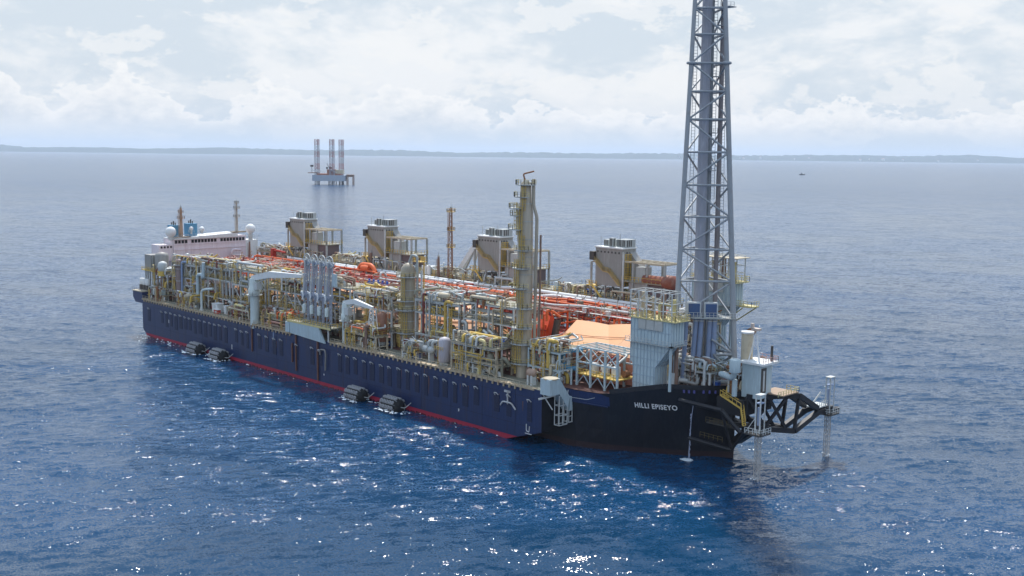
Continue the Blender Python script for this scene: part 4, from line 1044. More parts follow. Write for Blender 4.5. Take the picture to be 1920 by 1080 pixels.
# ------------------------------------------------------------------ cranes
def crane(x, y, r, zc, tip, bw, lab, m, rest=None):
    t = thing('pedestal_crane', lab, 'crane', (x, y, 14), 'white pedestal cranes')
    MB().lathe((x, y, 0), [(r, 12.6), (r, zc - 5.4), (r * 1.02, zc - 5.3)], 20).make('pedestal', m, t)
    MB().lathe((x, y, zc - 5.3), [(r * 1.25, 0), (r * 1.3, .2), (r * 1.3, 1.9), (r * 1.1, 2.1), (r * 1.1, 4.4), (r * .9, 5.2)], 20).make('slewing_head', m, t)
    mb = MB().lathe((x, y, zc - 5.5), [(r * 1.9, 0), (r * 1.9, .12)], 12); mb.rail([(x + r * 1.9 * math.cos(a), y + r * 1.9 * math.sin(a), zc - 5.4) for a in [k * .785 for k in range(8)]], 1.1, 2, .08, True)
    mb.make('platform', LGREY, t)
    MB().cbox((x + r * 1.6, y - .2, zc - 2.4), (1.8, 1.8, 2.2)).make('cab', LGREY, t)
    a = Vector((x, y, zc)); b = Vector(tip); mid = a.lerp(b, .35) + Vector((0, 0, .9))
    mb = MB(); 
    def seg(p, q, w0, w1, h0, h1):
        d = (q - p).normalized(); e = d.cross(Vector((0, 0, 1))).normalized(); g = e.cross(d)
        vs = [p + e * s1 * w0 / 2 + g * s2 * h0 / 2 for s1, s2 in ((-1, -1), (1, -1), (1, 1), (-1, 1))] + [q + e * s1 * w1 / 2 + g * s2 * h1 / 2 for s1, s2 in ((-1, -1), (1, -1), (1, 1), (-1, 1))]
        mb.add(vs, [(0, 3, 2, 1), (4, 5, 6, 7), (0, 1, 5, 4), (1, 2, 6, 5), (2, 3, 7, 6), (3, 0, 4, 7)])
    seg(a - (mid - a).normalized() * .6, mid, bw * 1.1, bw, bw * 1.1, bw * 1.35); seg(mid, b, bw, bw * .6, bw * 1.35, bw * .7)
    mb.make('boom', WHITE, t)
    MB().tube(a + Vector((0, 0, -2.2)), mid + Vector((0, 0, -.6)), .22, n=8).make('luffing_ram', LGREY, t)
    MB().beam(b, b + Vector((0, 0, -2.0)), .12).cbox(tuple(b + Vector((0, 0, -2.2))), (.5, .4, .6)).make('hook', YEL, t)
    if rest:
        mb = MB(); n = 6
        for k in range(n):
            za, zb = lerp(14, b.z - .6, k / n), lerp(14, b.z - .6, (k + 1) / n); wa, wb = lerp(1.9, .8, k / n), lerp(1.9, .8, (k + 1) / n)
            for s1 in (-1, 1):
                for s2 in (-1, 1):
                    mb.beam((b.x + s1 * wa, b.y + s2 * wa * .5, za), (b.x + s1 * wb, b.y + s2 * wb * .5, zb), .22)
                mb.beam((b.x + s1 * wa, b.y - wa * .5, za), (b.x - s1 * wb, b.y - wb * .5, zb), .14)
            mb.beam((b.x - wb, b.y - wb * .5, zb), (b.x + wb, b.y - wb * .5, zb), .14)
        mb.make('boom_rest', WHITE, t)
crane(79.5, -27.0, 1.45, 29.0, (103.5, -24.5, 31.6), 1.5, 'tall pale pedestal crane with a long white boom lying over the modules', CRANEG)
crane(127.5, -25.2, 1.05, 26.0, (141.3, -25.6, 25.9), 1.1, 'smaller pale pedestal crane with a short boom on a lattice rest', CRANEG, rest=True)
t = thing('knuckle_crane', 'white folded knuckle crane beyond the rusty lattice mast on the far side', 'crane', (124, 24, 28))
MB().tube((124, 24, 28), (124, 24, 33.5), 1.1, n=12).make('pedestal', WHITE, t)
mb = MB(); mb.beam((124, 23.6, 33.2), (132.6, 23.6, 42.8), 1.2, 1.7); mb.beam((124, 23.6, 33.2), (121.6, 23.6, 31.6), 1.2, 1.4); mb.make('boom', WHITE, t)
mb = MB(); mb.beam((132.6, 23.6, 42.8), (129.8, 23.6, 35.6), .9, 1.2); mb.make('knuckle_arm', WHITE, t)
mb = MB().tube((126, 23, 32), (130.6, 23.3, 39.4), .28, n=8); mb.make('luffing_ram', GREY, t)
mb = MB().tube((129.8, 23.6, 35.6), (129.8, 23.6, 32.4), .06, n=4).cbox((129.8, 23.6, 32.2), (.7, .5, .8)); mb.make('hook', DARK, t)
t = thing('deck_container', 'pale box container just aft of the rusty lattice mast', 'container', (109.5, 21, 29))
MB().box((107.6, 20, 29.6), (112.2, 22.4, 32.4)).make('casing', WHITE, t)
MB().box((112.2, 20.3, 29.8), (112.26, 22.1, 32.2)).make('door', LGREY, t)

# ------------------------------------------------------------------ loading platform and arms
t = thing('loading_platform', 'pale blue grey loading platform with yellow rails overhanging the navy side', 'platform', (113, -26, 14))
MB().box((101.5, -28.9, 17.9), (125, -22, 18.2)).make('deck_platform', OLIVE, t)
MB().add([(103, -28.95, 17.9), (118.6, -28.95, 17.9), (121.8, -28.75, 13.3), (103, -28.75, 14.2), (103, -28.3, 17.9), (118.6, -28.3, 17.9), (121.8, -28.3, 13.3), (103, -28.3, 14.2)],
         [(0, 3, 2, 1), (4, 5, 6, 7), (0, 1, 5, 4), (1, 2, 6, 5), (2, 3, 7, 6), (3, 0, 4, 7)]).make('fascia', PBLUE, t)
MB().box((100.8, -29.0, 14.4), (102.9, -28.3, 17.6)).make('end_panel', PBLUE, t)
MB().rail([(101.5, -22.5, 18.2), (101.5, -28.9, 18.2), (125, -28.9, 18.2), (125, -22.5, 18.2)], 1.2, 1.3, .13).make('handrail', YEL, t)
MB().box((101.5, -29.0, 17.7), (125, -28.85, 18.3)).make('toe_board', PYEL, t)
for x in (106, 111, 116, 123.5): MB().beam((x, -28.6, 14), (x, -28.6, 17.8), .35).make('support_leg', LGREY, t)
names = ('loading arm furthest aft of the row of four', 'second loading arm from the stern end of the row', 'third loading arm from the stern end of the row', 'loading arm nearest the bow, with a square pale panel')
arm0 = None
def arm(i):
    x = 106.2 + 4.0 * i; y = -25.4
    t = thing('marine_loading_arm', 'blue grey ' + names[i], 'loading arm', (x, y, 18.2), 'blue grey loading arms')
    MB().tube((x + 2.1, y, 18.2), (x + 2.1, y, 27.2), .45, n=12).make('riser', ARMB, t)
    mb = MB()
    for a_ in (x + .6, x + 3.3):
        for b_ in (y - .6, y + .6): mb.beam((a_, b_, 18.2), (a_, b_, 26), .16)
    for k in range(5): z_ = 18.6 + k * 1.7; mb.beam((x + .6, y - .6, z_), (x + 3.3, y - .6, z_ + 1.7), .12); mb.beam((x + .6, y - .6, z_), (x + 3.3, y - .6, z_), .12)
    mb.make('support_frame', ARMB, t)
    mb = MB()
    for dx, tx in ((-.2, 1.2), (1.0, 1.9)):
        mb.beam((x + dx, y, 27), (x + tx, y + .4, 37.2), .32)
    n = 9
    for k in range(n):
        u, v = k / n, (k + 1) / n
        mb.beam((lerp(x - .2, x + 1.2, u), y + .4 * u, lerp(27, 37.2, u)), (lerp(x + 1, x + 1.9, v), y + .4 * v, lerp(27, 37.2, v)), .13)
    mb.make('inner_arm', ARMB, t)
    mb = MB().pipe([(x + 1.3, y - .5, 37.2), (x + .4, y - .7, 27.4), (x + .7, y - .7, 24.4)], .2, 8); mb.make('product_pipe', LGREY, t)
    mb = MB().beam((x + 2.5, y + .4, 37.2), (x + 2.7, y, 26.5), .36).beam((x + 2.0, y - .6, 37), (x + 1.7, y - .8, 28), .2); mb.make('outer_arm', ARMB, t)
    # sheave wheel on top
    mb = MB(); c = Vector((x + 1.9, y - .2, 37.3)); r = 1.75
    P = [c + Vector((math.cos(a) * r, 0, math.sin(a) * r)) for a in [k * math.pi / 10 for k in range(20)]]
    for p, q in zip(P, P[1:] + P[:1]): mb.beam(p, q, .22)
    for k in range(0, 20, 2): mb.beam(c, P[k], .12)
    mb.cbox(tuple(c), (.6, .5, .6)); mb.make('sheave_wheel', LGREY, t)
    mb = MB().cbox((x + 1.9, y + .3, 36.4), (2.2, .9, .9)); mb.make('apex_swivel', BLUEP, t)
    mb = MB().lathe((x + .4, y - .5, 26.2), [(.9, -.5), (.9, .5)], 12, 0, 'y').cbox((x + 1.4, y + .1, 26.4), (2.2, 1.2, 1.7)); mb.make('base_swivel', ARMB, t)
    mb = MB().lathe((x + .9, y - .7, 20.8), [(.62, 0), (.62, 2.4), (.4, 2.7)], 12); mb.make('coupler', CRANEG, t)
    mb = MB().pipe([(x - .4, y - .9, 26.9), (x + .3, y - 1.1, 27.4), (x + .9, y - .9, 26.0), (x + .2, y - .9, 24.8)], .28, 8); mb.make('white_bend', WHITE, t)
    if i == 3: MB().box((x + 3.2, y - .3, 30.2), (x + 5.4, y + .1, 34)).make('counterweight', PBLUE, t)
for i in range(4): arm(i)

# ------------------------------------------------------------------ gangway chute on the forward end of the navy side hull
t = thing('gangway_tower', 'pale blue boxed stair chute on the front end of the navy hull', 'gangway', (212.5, -25, 10))
MB().box((211.2, -28.8, 13.4), (214.4, -25.4, 17.2)).make('top_box', PBLUE, t)
MB().lathe((212.8, -27.0, 17.0), [(1.9, 0), (1.9, .3)], 12).make('cap', BEIGE, t)
MB().add([(211.3, -25.4, 17.2), (214.2, -25.4, 17.2), (214.2, -21.6, 12.2), (211.3, -21.6, 12.2), (211.3, -25.4, 13.6), (214.2, -25.4, 13.6), (214.2, -22.2, 9.4), (211.3, -22.2, 9.4)],
         [(0, 1, 2, 3), (4, 7, 6, 5), (0, 4, 5, 1), (1, 5, 6, 2), (2, 6, 7, 3), (3, 7, 4, 0)]).make('slope_box', PBLUE, t)
MB().box((211.3, -21.6, 8.8), (214.2, -19.4, 12.2)).make('lower_box', PBLUE, t)
def ovals(ya, yb, za, zb, nu, nv, nm):
    mb = MB()
    for x in (212.6, 214.1):
        for i in range(nu + 1): y = lerp(ya, yb, i / nu); mb.beam((x, y, za), (x, y, zb), .17)
        for j in range(nv + 1): z = lerp(za, zb, j / nv); mb.beam((x, ya, z), (x, yb, z), .17)
    for y in (ya, yb): 
        for j in range(nv + 1): z = lerp(za, zb, j / nv); mb.beam((212.6, y, z), (214.1, y, z), .14)
    mb.make(nm, LGREY, t)
ovals(-25.2, -22.4, 5.6, 12.8, 2, 3, 'hanging_ladder_frame'); ovals(-21.8, -19.5, 5.9, 8.8, 2, 2, 'hanging_ladder_frame')
MB().beam((211.4, -28.2, 13.4), (213.2, -26.6, 9.6), .25).beam((211.2, -29.4, 12.2), (213.8, -26.2, 13.2), .4).make('bracket', LGREY, t)
MB().pipe([(213, -21.2, 12.2), (213, -21.0, 13.6), (213, -20.0, 13.6), (213, -20.0, 12.3)], .12, 6).make('hand_hoop', LGREY, t)

# ------------------------------------------------------------------ white steel cage module
t = thing('steel_cage', 'open pale steel cage with cross braces and yellow deck, aft of the ribbed housing', 'steel frame', (218, -13, 14))
xs = [211.8, 216.2, 220.8, 224.6]; ya, yb = -16.6, -9.5; zt = 23.6
for x in xs:
    for y in (ya, yb): MB().beam((x, y, 14), (x, y, zt), .46).make('column', PBLUE, t)
mb = MB()
for z in (zt, 19.9):
    for y in (ya, yb): mb.beam((xs[0], y, z), (xs[-1], y, z), .34)
for i in range(10): x = lerp(xs[0], xs[-1], i / 9); mb.beam((x, ya, zt + .05), (x, yb, zt + .05), .24)
mb.make('roof_frame', PBLUE, t)
for (a, b), (za, zb) in ((p, q) for p in zip(xs, xs[1:]) for q in ((20, 23.4),)):
    MB().beam((a, ya, za), (b, ya, zb), .2).make('brace', PBLUE, t); MB().beam((b, ya, za), (a, ya, zb), .2).make('brace', PBLUE, t)
for a, b in zip(xs, xs[1:]):
    m_ = (a + b) / 2; MB().beam((m_, ya, 16.8), (b, ya, 14.2), .18).make('brace', PBLUE, t); MB().beam((m_, ya, 16.8), (a, ya, 14.2), .18).make('brace', PBLUE, t)
MB().box((xs[0], ya, 16.8), (xs[-1], yb, 17.05)).make('deck_platform', YEL, t)
MB().rail([(xs[0], ya - .1, 17.05), (xs[-1], ya - .1, 17.05)], 1.2, 1.1, .13).make('handrail', YEL, t)
for x in (215, 218.4, 221.8): MB().box((x - .9, -14.4, 17.05), (x + .5, -12.6, 19.5)).make('cabinet', WHITE, t)
for x, z in ((216.5, 18), (220, 18.2), (223.4, 17.9), (213.6, 17.9)): MB().lathe((x, -12, z), [(.8, -.9), (.8, .9)], 12, 0, 'y').make('rusty_drum', RUST, t)
for k in range(16):
    rr = random.Random(k); x = rr.uniform(212, 224); z = rr.uniform(17.4, 22.6)
    MB().pipe([(x, rr.uniform(-15, -12), z - 1.4), (x, -11.6, z), (x + rr.uniform(-3, 3), -11.4, z), (x + rr.uniform(-3, 3), -9.8, z + .6)], rr.choice([.14, .2, .3]), 7).make('pipe', rr.choice([DRED, RED, RUST, BROWN, PINK, LGREY]), t)
t = thing('blue_pipe', 'thick teal blue looped pipe between the low equipment deck and steel cage', 'pipe', (210, -17, 14))
MB().pipe([(211.6, -14.5, 22.4), (208.6, -18.2, 22.2), (208.4, -18.2, 18.0), (211.2, -15.5, 17.8)], .62, 12, bend=1.8).make('pipe', TEAL, t)
MB().tube((210.8, -17.6, 14), (210.8, -17.6, 18), .28, n=8).make('support_leg', PBLUE, t)

# ------------------------------------------------------------------ ribbed air intake housings
def housing(y0, y1, lab, my=1, dz=0.0):
    t = thing('intake_housing', lab, 'air intake', (232, (y0 + y1) / 2, 15), 'ribbed blue grey intake housings')
    Y = lambda y: y
    zt, zs, zn, zb = 32.3 + dz, 26.8 + dz, 21.2 + dz, 15.2; xa, xb, xn = 226.2, 238.0, 233.6
    prof = [(xa, zt), (xa, zn + 1), (xa + .9, zn), (xa + .9, zb), (xn, zb), (xn, zn), (xb, zs), (xb, zt)]
    n = len(prof); vs = [(x, y0, z) for x, z in prof] + [(x, y1, z) for x, z in prof]
    MB().add(vs, [tuple(range(n)), tuple(range(2 * n - 1, n - 1, -1))] + [(i, n + i, n + (i + 1) % n, (i + 1) % n) for i in range(n)]).make('shell', PBLUE, t)
    mb = MB(); ys = (y0 - .08,) if my > 0 else (y0 - .08,)
    x = xa + .1
    while x <= xb:
        z_lo = zs if False else (zn if x < xn else lerp(zn, zs, (x - xn) / (xb - xn)))
        mb.beam((x, y0 - .06, z_lo), (x, y0 - .06, zt), .13)
        if xa + .9 <= x <= xn: mb.beam((x, y0 - .06, zb), (x, y0 - .06, zn), .13)
        x += 1.0
    for z in (17, 19, zn, zn + 1.8, zn + 3.8, zs, zs + 2.8): 
        xe = xn if z <= zn else min(xb, lerp(xn, xb, (z - zn) / (zs - zn))); xs_ = xa if z > zn else xa + .9
        mb.beam((xs_, y0 - .06, z), (xe, y0 - .06, z), .16)
    y = y0
    while y <= y1: mb.beam((xb + .06, y, zs), (xb + .06, y, zt), .13); mb.beam((xb + .06, y, zs), (xn + .06, y, zn), .13); mb.beam((xn + .06, y, zb), (xn + .06, y, zn), .13); y += 1.0
    mb.make('stiffening_rib', mat('rib shade blue', (.36, .45, .51)), t)
    for i in range(3):
        a = 228.6 + i * 2.4; mb = MB().box((a, y0 - .3, 29.9 + dz), (a + 2.25, y0 - .1, 32.2 + dz)); 
        for k in range(8): mb.beam((a + .1, y0 - .36, 30.1 + dz + k * .27), (a + 2.15, y0 - .36, 30.1 + dz + k * .27), .1, .16)
        mb.make('louvre_panel', mat('silvery louvre', (.55, .56, .54), dirt=.2), t)
    mb = MB().box((xa - .8, y0 - 1, 26.6 + dz), (xb + 1, y0 - .1, 26.75 + dz)).box((xb + .1, y0 - 1, 26.6 + dz), (xb + 1, y1, 26.75 + dz)); mb.make('catwalk', GREY, t)
    MB().rail([(xa - .8, y0 - 1, 26.75 + dz), (xb + 1, y0 - 1, 26.75 + dz), (xb + 1, y1, 26.75 + dz)], 1.1, 1.2, .09).make('handrail', LGREY, t)
    mb = MB().box((xa - .3, y0 - .5, 32.3 + dz), (xb + 1.4, y1 + .5, 32.55 + dz)); mb.make('deck_platform', PYEL, t)
    MB().rail([(xa - .3, y0 - .5, 32.55 + dz), (xb + 1.4, y0 - .5, 32.55 + dz), (xb + 1.4, y1 + .5, 32.55 + dz), (xa - .3, y1 + .5, 32.55 + dz)], 1.2, 1.1, .11, True).make('handrail', PYEL, t)
    for x in [xa + i * 2.4 for i in range(6)]:
        for y in (y0 - .3, y1 + .2): MB().beam((x, y, 32.5 + dz), (x, y, 38.8 + dz), .22).make('scaffold_post', LGREY, t)
    mb = MB()
    for z in (34.6 + dz, 36.4 + dz, 38.8 + dz):
        for y in (y0 - .3, y1 + .2): mb.beam((xa, y, z), (xa + 12, y, z), .15)
        for x in [xa + i * 2.4 for i in range(6)]: mb.beam((x, y0 - .3, z), (x, y1 + .2, z), .13)
    for i in range(5): mb.beam((xa + i * 2.4, y0 - .3, 36.4 + dz), (xa + i * 2.4 + 2.4, y0 - .3, 38.8 + dz), .12)
    mb.make('scaffold_rail', LGREY, t)
    for i, (x, m, r) in enumerate(((xa + 1.5, BEIGE, .4), (xa + 4.6, BEIGE, .45), (xa + 7.6, BROWN, .6), (xa + 10.6, PYEL, .5))):
        MB().tube((x, (y0 + y1) / 2, 32.5 + dz), (x, (y0 + y1) / 2, 38.2 + dz - (i % 2)), r, n=10).make('vent_pipe', m, t)
    MB().beam((xb - .2, y0 + .3, 16.2), (xb - .2, y0 + .3, zs), .5).make('support_leg', PBLUE, t)
    if my > 0:
        rr = random.Random(5)
        for k in range(9):
            x = rr.uniform(xa + 1, xb); m = rr.choice([BEIGE, BROWN, PYEL, LGREY, RUST]); z = 33 + rr.uniform(0, 4)
            MB().pipe([(x, y0 + .6, 32.6), (x, y0 + .6, z), (x + rr.uniform(-3, 2), y0 + .8, z), (x + rr.uniform(-2, 2), y1, z - 1)], rr.choice([.15, .22, .3]), 7).make('pipe', m, t)
    else:
        MB().box((234, y0 + 2, 33.7), (242.4, y1 + .4, 34.0)).beam((236, y1, 29.5), (242, y1, 33.6), .25).beam((236, y0 + 2, 30.5), (240, y0 + 2, 33.6), .22).make('side_platform', PYEL, t)
        MB().rail([(238, y0 + 2, 34), (242.4, y0 + 2, 34), (242.4, y1 + .4, 34)], 1.2, 1, .1).make('handrail', PYEL, t)
        MB().box((226.2, y0 - .6, 45.4), (239.4, y1 + .6, 45.6)).make('canopy', BEIGE, t)
housing(-14.0, -9.2, 'ribbed pale blue intake housing on the near side of the bow, beside the lattice tower')
housing(9.5, 14.3, 'ribbed grey intake housing on the far side, half hidden by the lattice tower', -1, 7.2)
t = thing('rust_silencer', 'row of rusty vertical ducts between the ribbed housing and blue pipes', 'duct', (236.6, -9, 16))
for x, m in ((235.4, RUST), (237.0, BROWN)): MB().tube((x, -10.4, 16), (x, -10.4, 27), .5, n=10).make('duct', m, t)
MB().box((235.6, -11.2, 16.0), (237, -10.9, 20)).make('pale_panel', LGREY, t)

# ------------------------------------------------------------------ lattice flare tower
def tower():
    t = thing('flare_tower', 'very tall three legged blue grey lattice flare tower on the bow', 'flare tower', (238, -2, 16))
    Lb, Lt = Vector((234.2, -8.0, 15.6)), Vector((235.9, -6.2, 105)); Rb, Rt = Vector((245.1, 1.8, 16)), Vector((241.2, -2.2, 105)); Kb, Kt = Vector((231.9, 5.9, 16)), Vector((233.4, 4.2, 105))
    ZT = 131
    def at(b, tt, z): return b + (tt - b) * ((z - b.z) / (tt.z - b.z))
    for (b, tt), r in (((Lb, Lt), .62), ((Rb, Rt), .68), ((Kb, Kt), .55)):
        MB().tube(b, at(b, tt, 60), r, r * .9, 12).tube(at(b, tt, 60), at(b, tt, ZT), r * .9, r * .7, 12).lathe(tuple(b), [(1.7, -.1), (1.6, .3), (.8, 2.6)], 12).make('leg', TOWER, t)
    zs = [32.4, 41.1, 48.5, 56, 63.3, 70.8, 78.2, 84.5, 90.8, 97.2, 103, 110, 117, 124, 131]
    for i, z in enumerate(zs):
        P = [at(Lb, Lt, z), at(Rb, Rt, z), at(Kb, Kt, z)]
        for a, b in ((0, 1), (1, 2), (2, 0)): MB().tube(P[a], P[b], .27, n=7).make('horizontal_brace', TOWER, t)
        if i + 1 < len(zs):
            Q = [at(Lb, Lt, zs[i + 1]), at(Rb, Rt, zs[i + 1]), at(Kb, Kt, zs[i + 1])]
            f = i % 2 == 0
            for a, b in ((0, 1), (1, 2), (2, 0)):
                MB().tube(P[a] if f else P[b], Q[b] if f else Q[a], .24, n=7).make('diagonal_brace', TOWER, t)
    # lower bay
    B = [Lb, Rb, Kb]; P = [at(Lb, Lt, 32.4), at(Rb, Rt, 32.4), at(Kb, Kt, 32.4)]
    mid = [at(Lb, Lt, 24), at(Rb, Rt, 24), at(Kb, Kt, 24)]
    for a, b in ((1, 2), (2, 0)):
        MB().tube(mid[a], mid[b], .32, n=7).make('horizontal_brace', TOWER, t)
        MB().tube(mid[a], P[b], .3, n=7).make('diagonal_brace', TOWER, t); MB().tube(mid[a], B[b], .3, n=7).make('diagonal_brace', TOWER, t)
    e = (Rb - Lb).normalized(); fc = lambda u, z: at(Lb, Lt, z).lerp(at(Rb, Rt, z), u)
    MB().tube(mid[1], fc(.62, 27.5), .3, n=7).tube(B[1] + Vector((0, 0, 2)), fc(.66, 24), .32, n=7).tube(mid[1], fc(.7, 24), .42, n=7).make('diagonal_brace', TOWER, t)
    MB().tube(fc(.1, 17.6), fc(1, 17.4), .5, n=10).make('header_pipe', LGREY, t)
    cen = lambda z: (at(Lb, Lt, z) + at(Rb, Rt, z) + at(Kb, Kt, z)) / 3
    rv = Vector((.698, .716, 0))
    def line(o0, o1, d, r, nm, m, z0=20, z1=134, n=14):
        a = cen(z0) + rv * o0 + Vector((.716, -.698, 0)) * d; b = cen(z1) + rv * o1 + Vector((.716, -.698, 0)) * d
        MB().tube(a, b, r, n=n).make(nm, m, t); return a, b
    return t, line, cen, fc, at, (Lb, Lt, Rb, Rt, Kb, Kt), rv
t, line, cen, fc, at, LG, rv = tower()
line(-1.6, -.6, .5, 1.15, 'flare_stack', STACK, 17)
line(.75, .55, -.6, .42, 'vent_pipe', TOWER, 22)
line(2.6, 3.1, -.3, .55, 'vent_pipe', mat('brown grey pipe', (.25, .22, .22)), 22)
line(-.15, .35, -.4, .3, 'vent_pipe', TOWER, 22)
fwd = Vector((.716, -.698, 0))
for off, z0 in ((-3.9, 33), (1.5, 60), (3.9, 45)):
    mb = MB(); z = z0
    while z < 128:
        z2 = z + 7.0; a = cen(z) + rv * (off * (1 - (z - 33) * .0028)); b = cen(z2) + rv * (off * (1 - (z2 - 33) * .0028))
        for k in (-.4, .4): mb.beam(a + rv * k, b + rv * k, .09)
        for j in range(10): p = a.lerp(b, j / 10); mb.beam(p - rv * .4, p + rv * .4, .07)
        for j in range(5): p = a.lerp(b, j / 5); mb.beam(p - rv * .45, p + fwd * .7, .05); mb.beam(p + rv * .45, p + fwd * .7, .05)
        z = z2
    mb.make('ladder', TOWER, t)
for z, off in ((52.3, .5), (66.6, .9), (75.2, 1.2), (88, 1.3), (99.5, 1.8), (103.6, 3.6)):
    c = cen(z) + rv * off; w_ = 1.2 if z < 100 else 2.2
    p = MB().cbox(tuple(c), (w_ * 1.6, w_ * 1.2, .16)).make('rest_platform', TOWER, t)
    sub(MB().rail([c + rv * w_ * .7 + fwd * .7, c - rv * w_ * .7 + fwd * .7], 1.1, .8, .07), 'handrail', TOWER, p)
# ring beam ends at the wide frame
for z in (90.8,):
    mb = MB()
    for b, tt in ((LG[0], LG[1]), (LG[2], LG[3]), (LG[4], LG[5])): q = at(b, tt, z); mb.lathe(tuple(q), [(.9, -.3), (1.1, -.2), (1.1, .2), (.9, .3)], 12)
    mb.make('ring_collar', TOWER, t)
# lower service platform, control boxes and feed pipes
a, b = fc(-.06, 32.4), fc(1.06, 32.4)
mb = MB(); q = [a + fwd * 1.0, b + fwd * 1.0, b - fwd * 2.2, a - fwd * 2.2]
mb.add([tuple(v) for v in q] + [tuple(v + Vector((0, 0, .25))) for v in q], [(0, 3, 2, 1), (4, 5, 6, 7), (0, 1, 5, 4), (1, 2, 6, 5), (2, 3, 7, 6), (3, 0, 4, 7)])
mb.make('service_platform', GREY, t)
MB().rail([v + Vector((0, 0, .25)) for v in q[:2]], 1.2, .9, .09).make('handrail', LGREY, t)
for u in (.30, .60):
    c = fc(u, 34.4); k = math.atan2(rv.y, rv.x)
    p = MB().cbox(tuple(c), (3.2, 1.6, 3.6), 0, k).make('control_box', LGREY, t)
    sub(MB().cbox(tuple(c + fwd * .84), (2.6, .1, 3.0), 0, k), 'front_panel', mat('blue grid panel', (.05, .10, .22)), p)
for i, (u, v, l) in enumerate(((.17, .19, 'leftmost thick blue feed pipe beside the near tower leg'), (.31, .36, 'second thick blue feed pipe from the near tower leg'), (.40, .455, 'third thick blue feed pipe from the near tower leg, close beside the second'),
                (.565, .605, 'fourth thick blue feed pipe from the near tower leg'), (.65, .69, 'thick blue feed pipe furthest right, under the blue boxes'))):
    p0 = fc(u, 18.4 + (0 if i else -1)) - fwd * .9; p1 = fc(v, 32.3) - fwd * .9
    tt = thing('feed_pipe', l, 'pipe', tuple(p0), 'thick blue feed pipes inside the tower foot')
    MB().pipe([p0 - rv * (1.3 if i else -1.2) - fwd * 1.0, p0, p1], .58, 12, bend=1.8).make('pipe', BLUEP, tt)
    MB().lathe(tuple(p1 + Vector((0, 0, -.7))), [(.75, 0), (.75, .25)], 12).make('flange', LGREY, tt)

# clutter on the forecastle deck round the tower foot: one module of valves and manifolds
module('manifold_module', 'low crowded manifold deck under the lattice tower on the forecastle', 'process module', 229, 243, -5.5, 4, 16.2, [20.5], 71, 34, colm=LGREY, dense=1.3, bay=3.5, pal=[LGREY, SILV, WHITE, GREY, BEIGE, PBLUE, BROWN, LGREY])
module('pipe_skid', 'tall beige and brown piping frame behind the blue feed pipes', 'pipe skid', 224, 236, 2, 8, 16.2, [20, 25, 30], 72, 44, colm=BEIGE, dense=1.2, bay=3, pal=[BEIGE, BROWN, RUST, LGREY, WHITE, OLIVE])
t = thing('blue_cabinet', 'small bright blue cabinet on the forecastle edge', 'cabinet', (244, -2.4, 16.4)); MB().box((242.6, -3.6, 16.5), (243.9, -2.4, 18.0)).make('casing', BRIGHT, t); MB().box((242.5, -3.7, 18.0), (244.0, -2.3, 18.12)).make('lid', BLUEP, t)

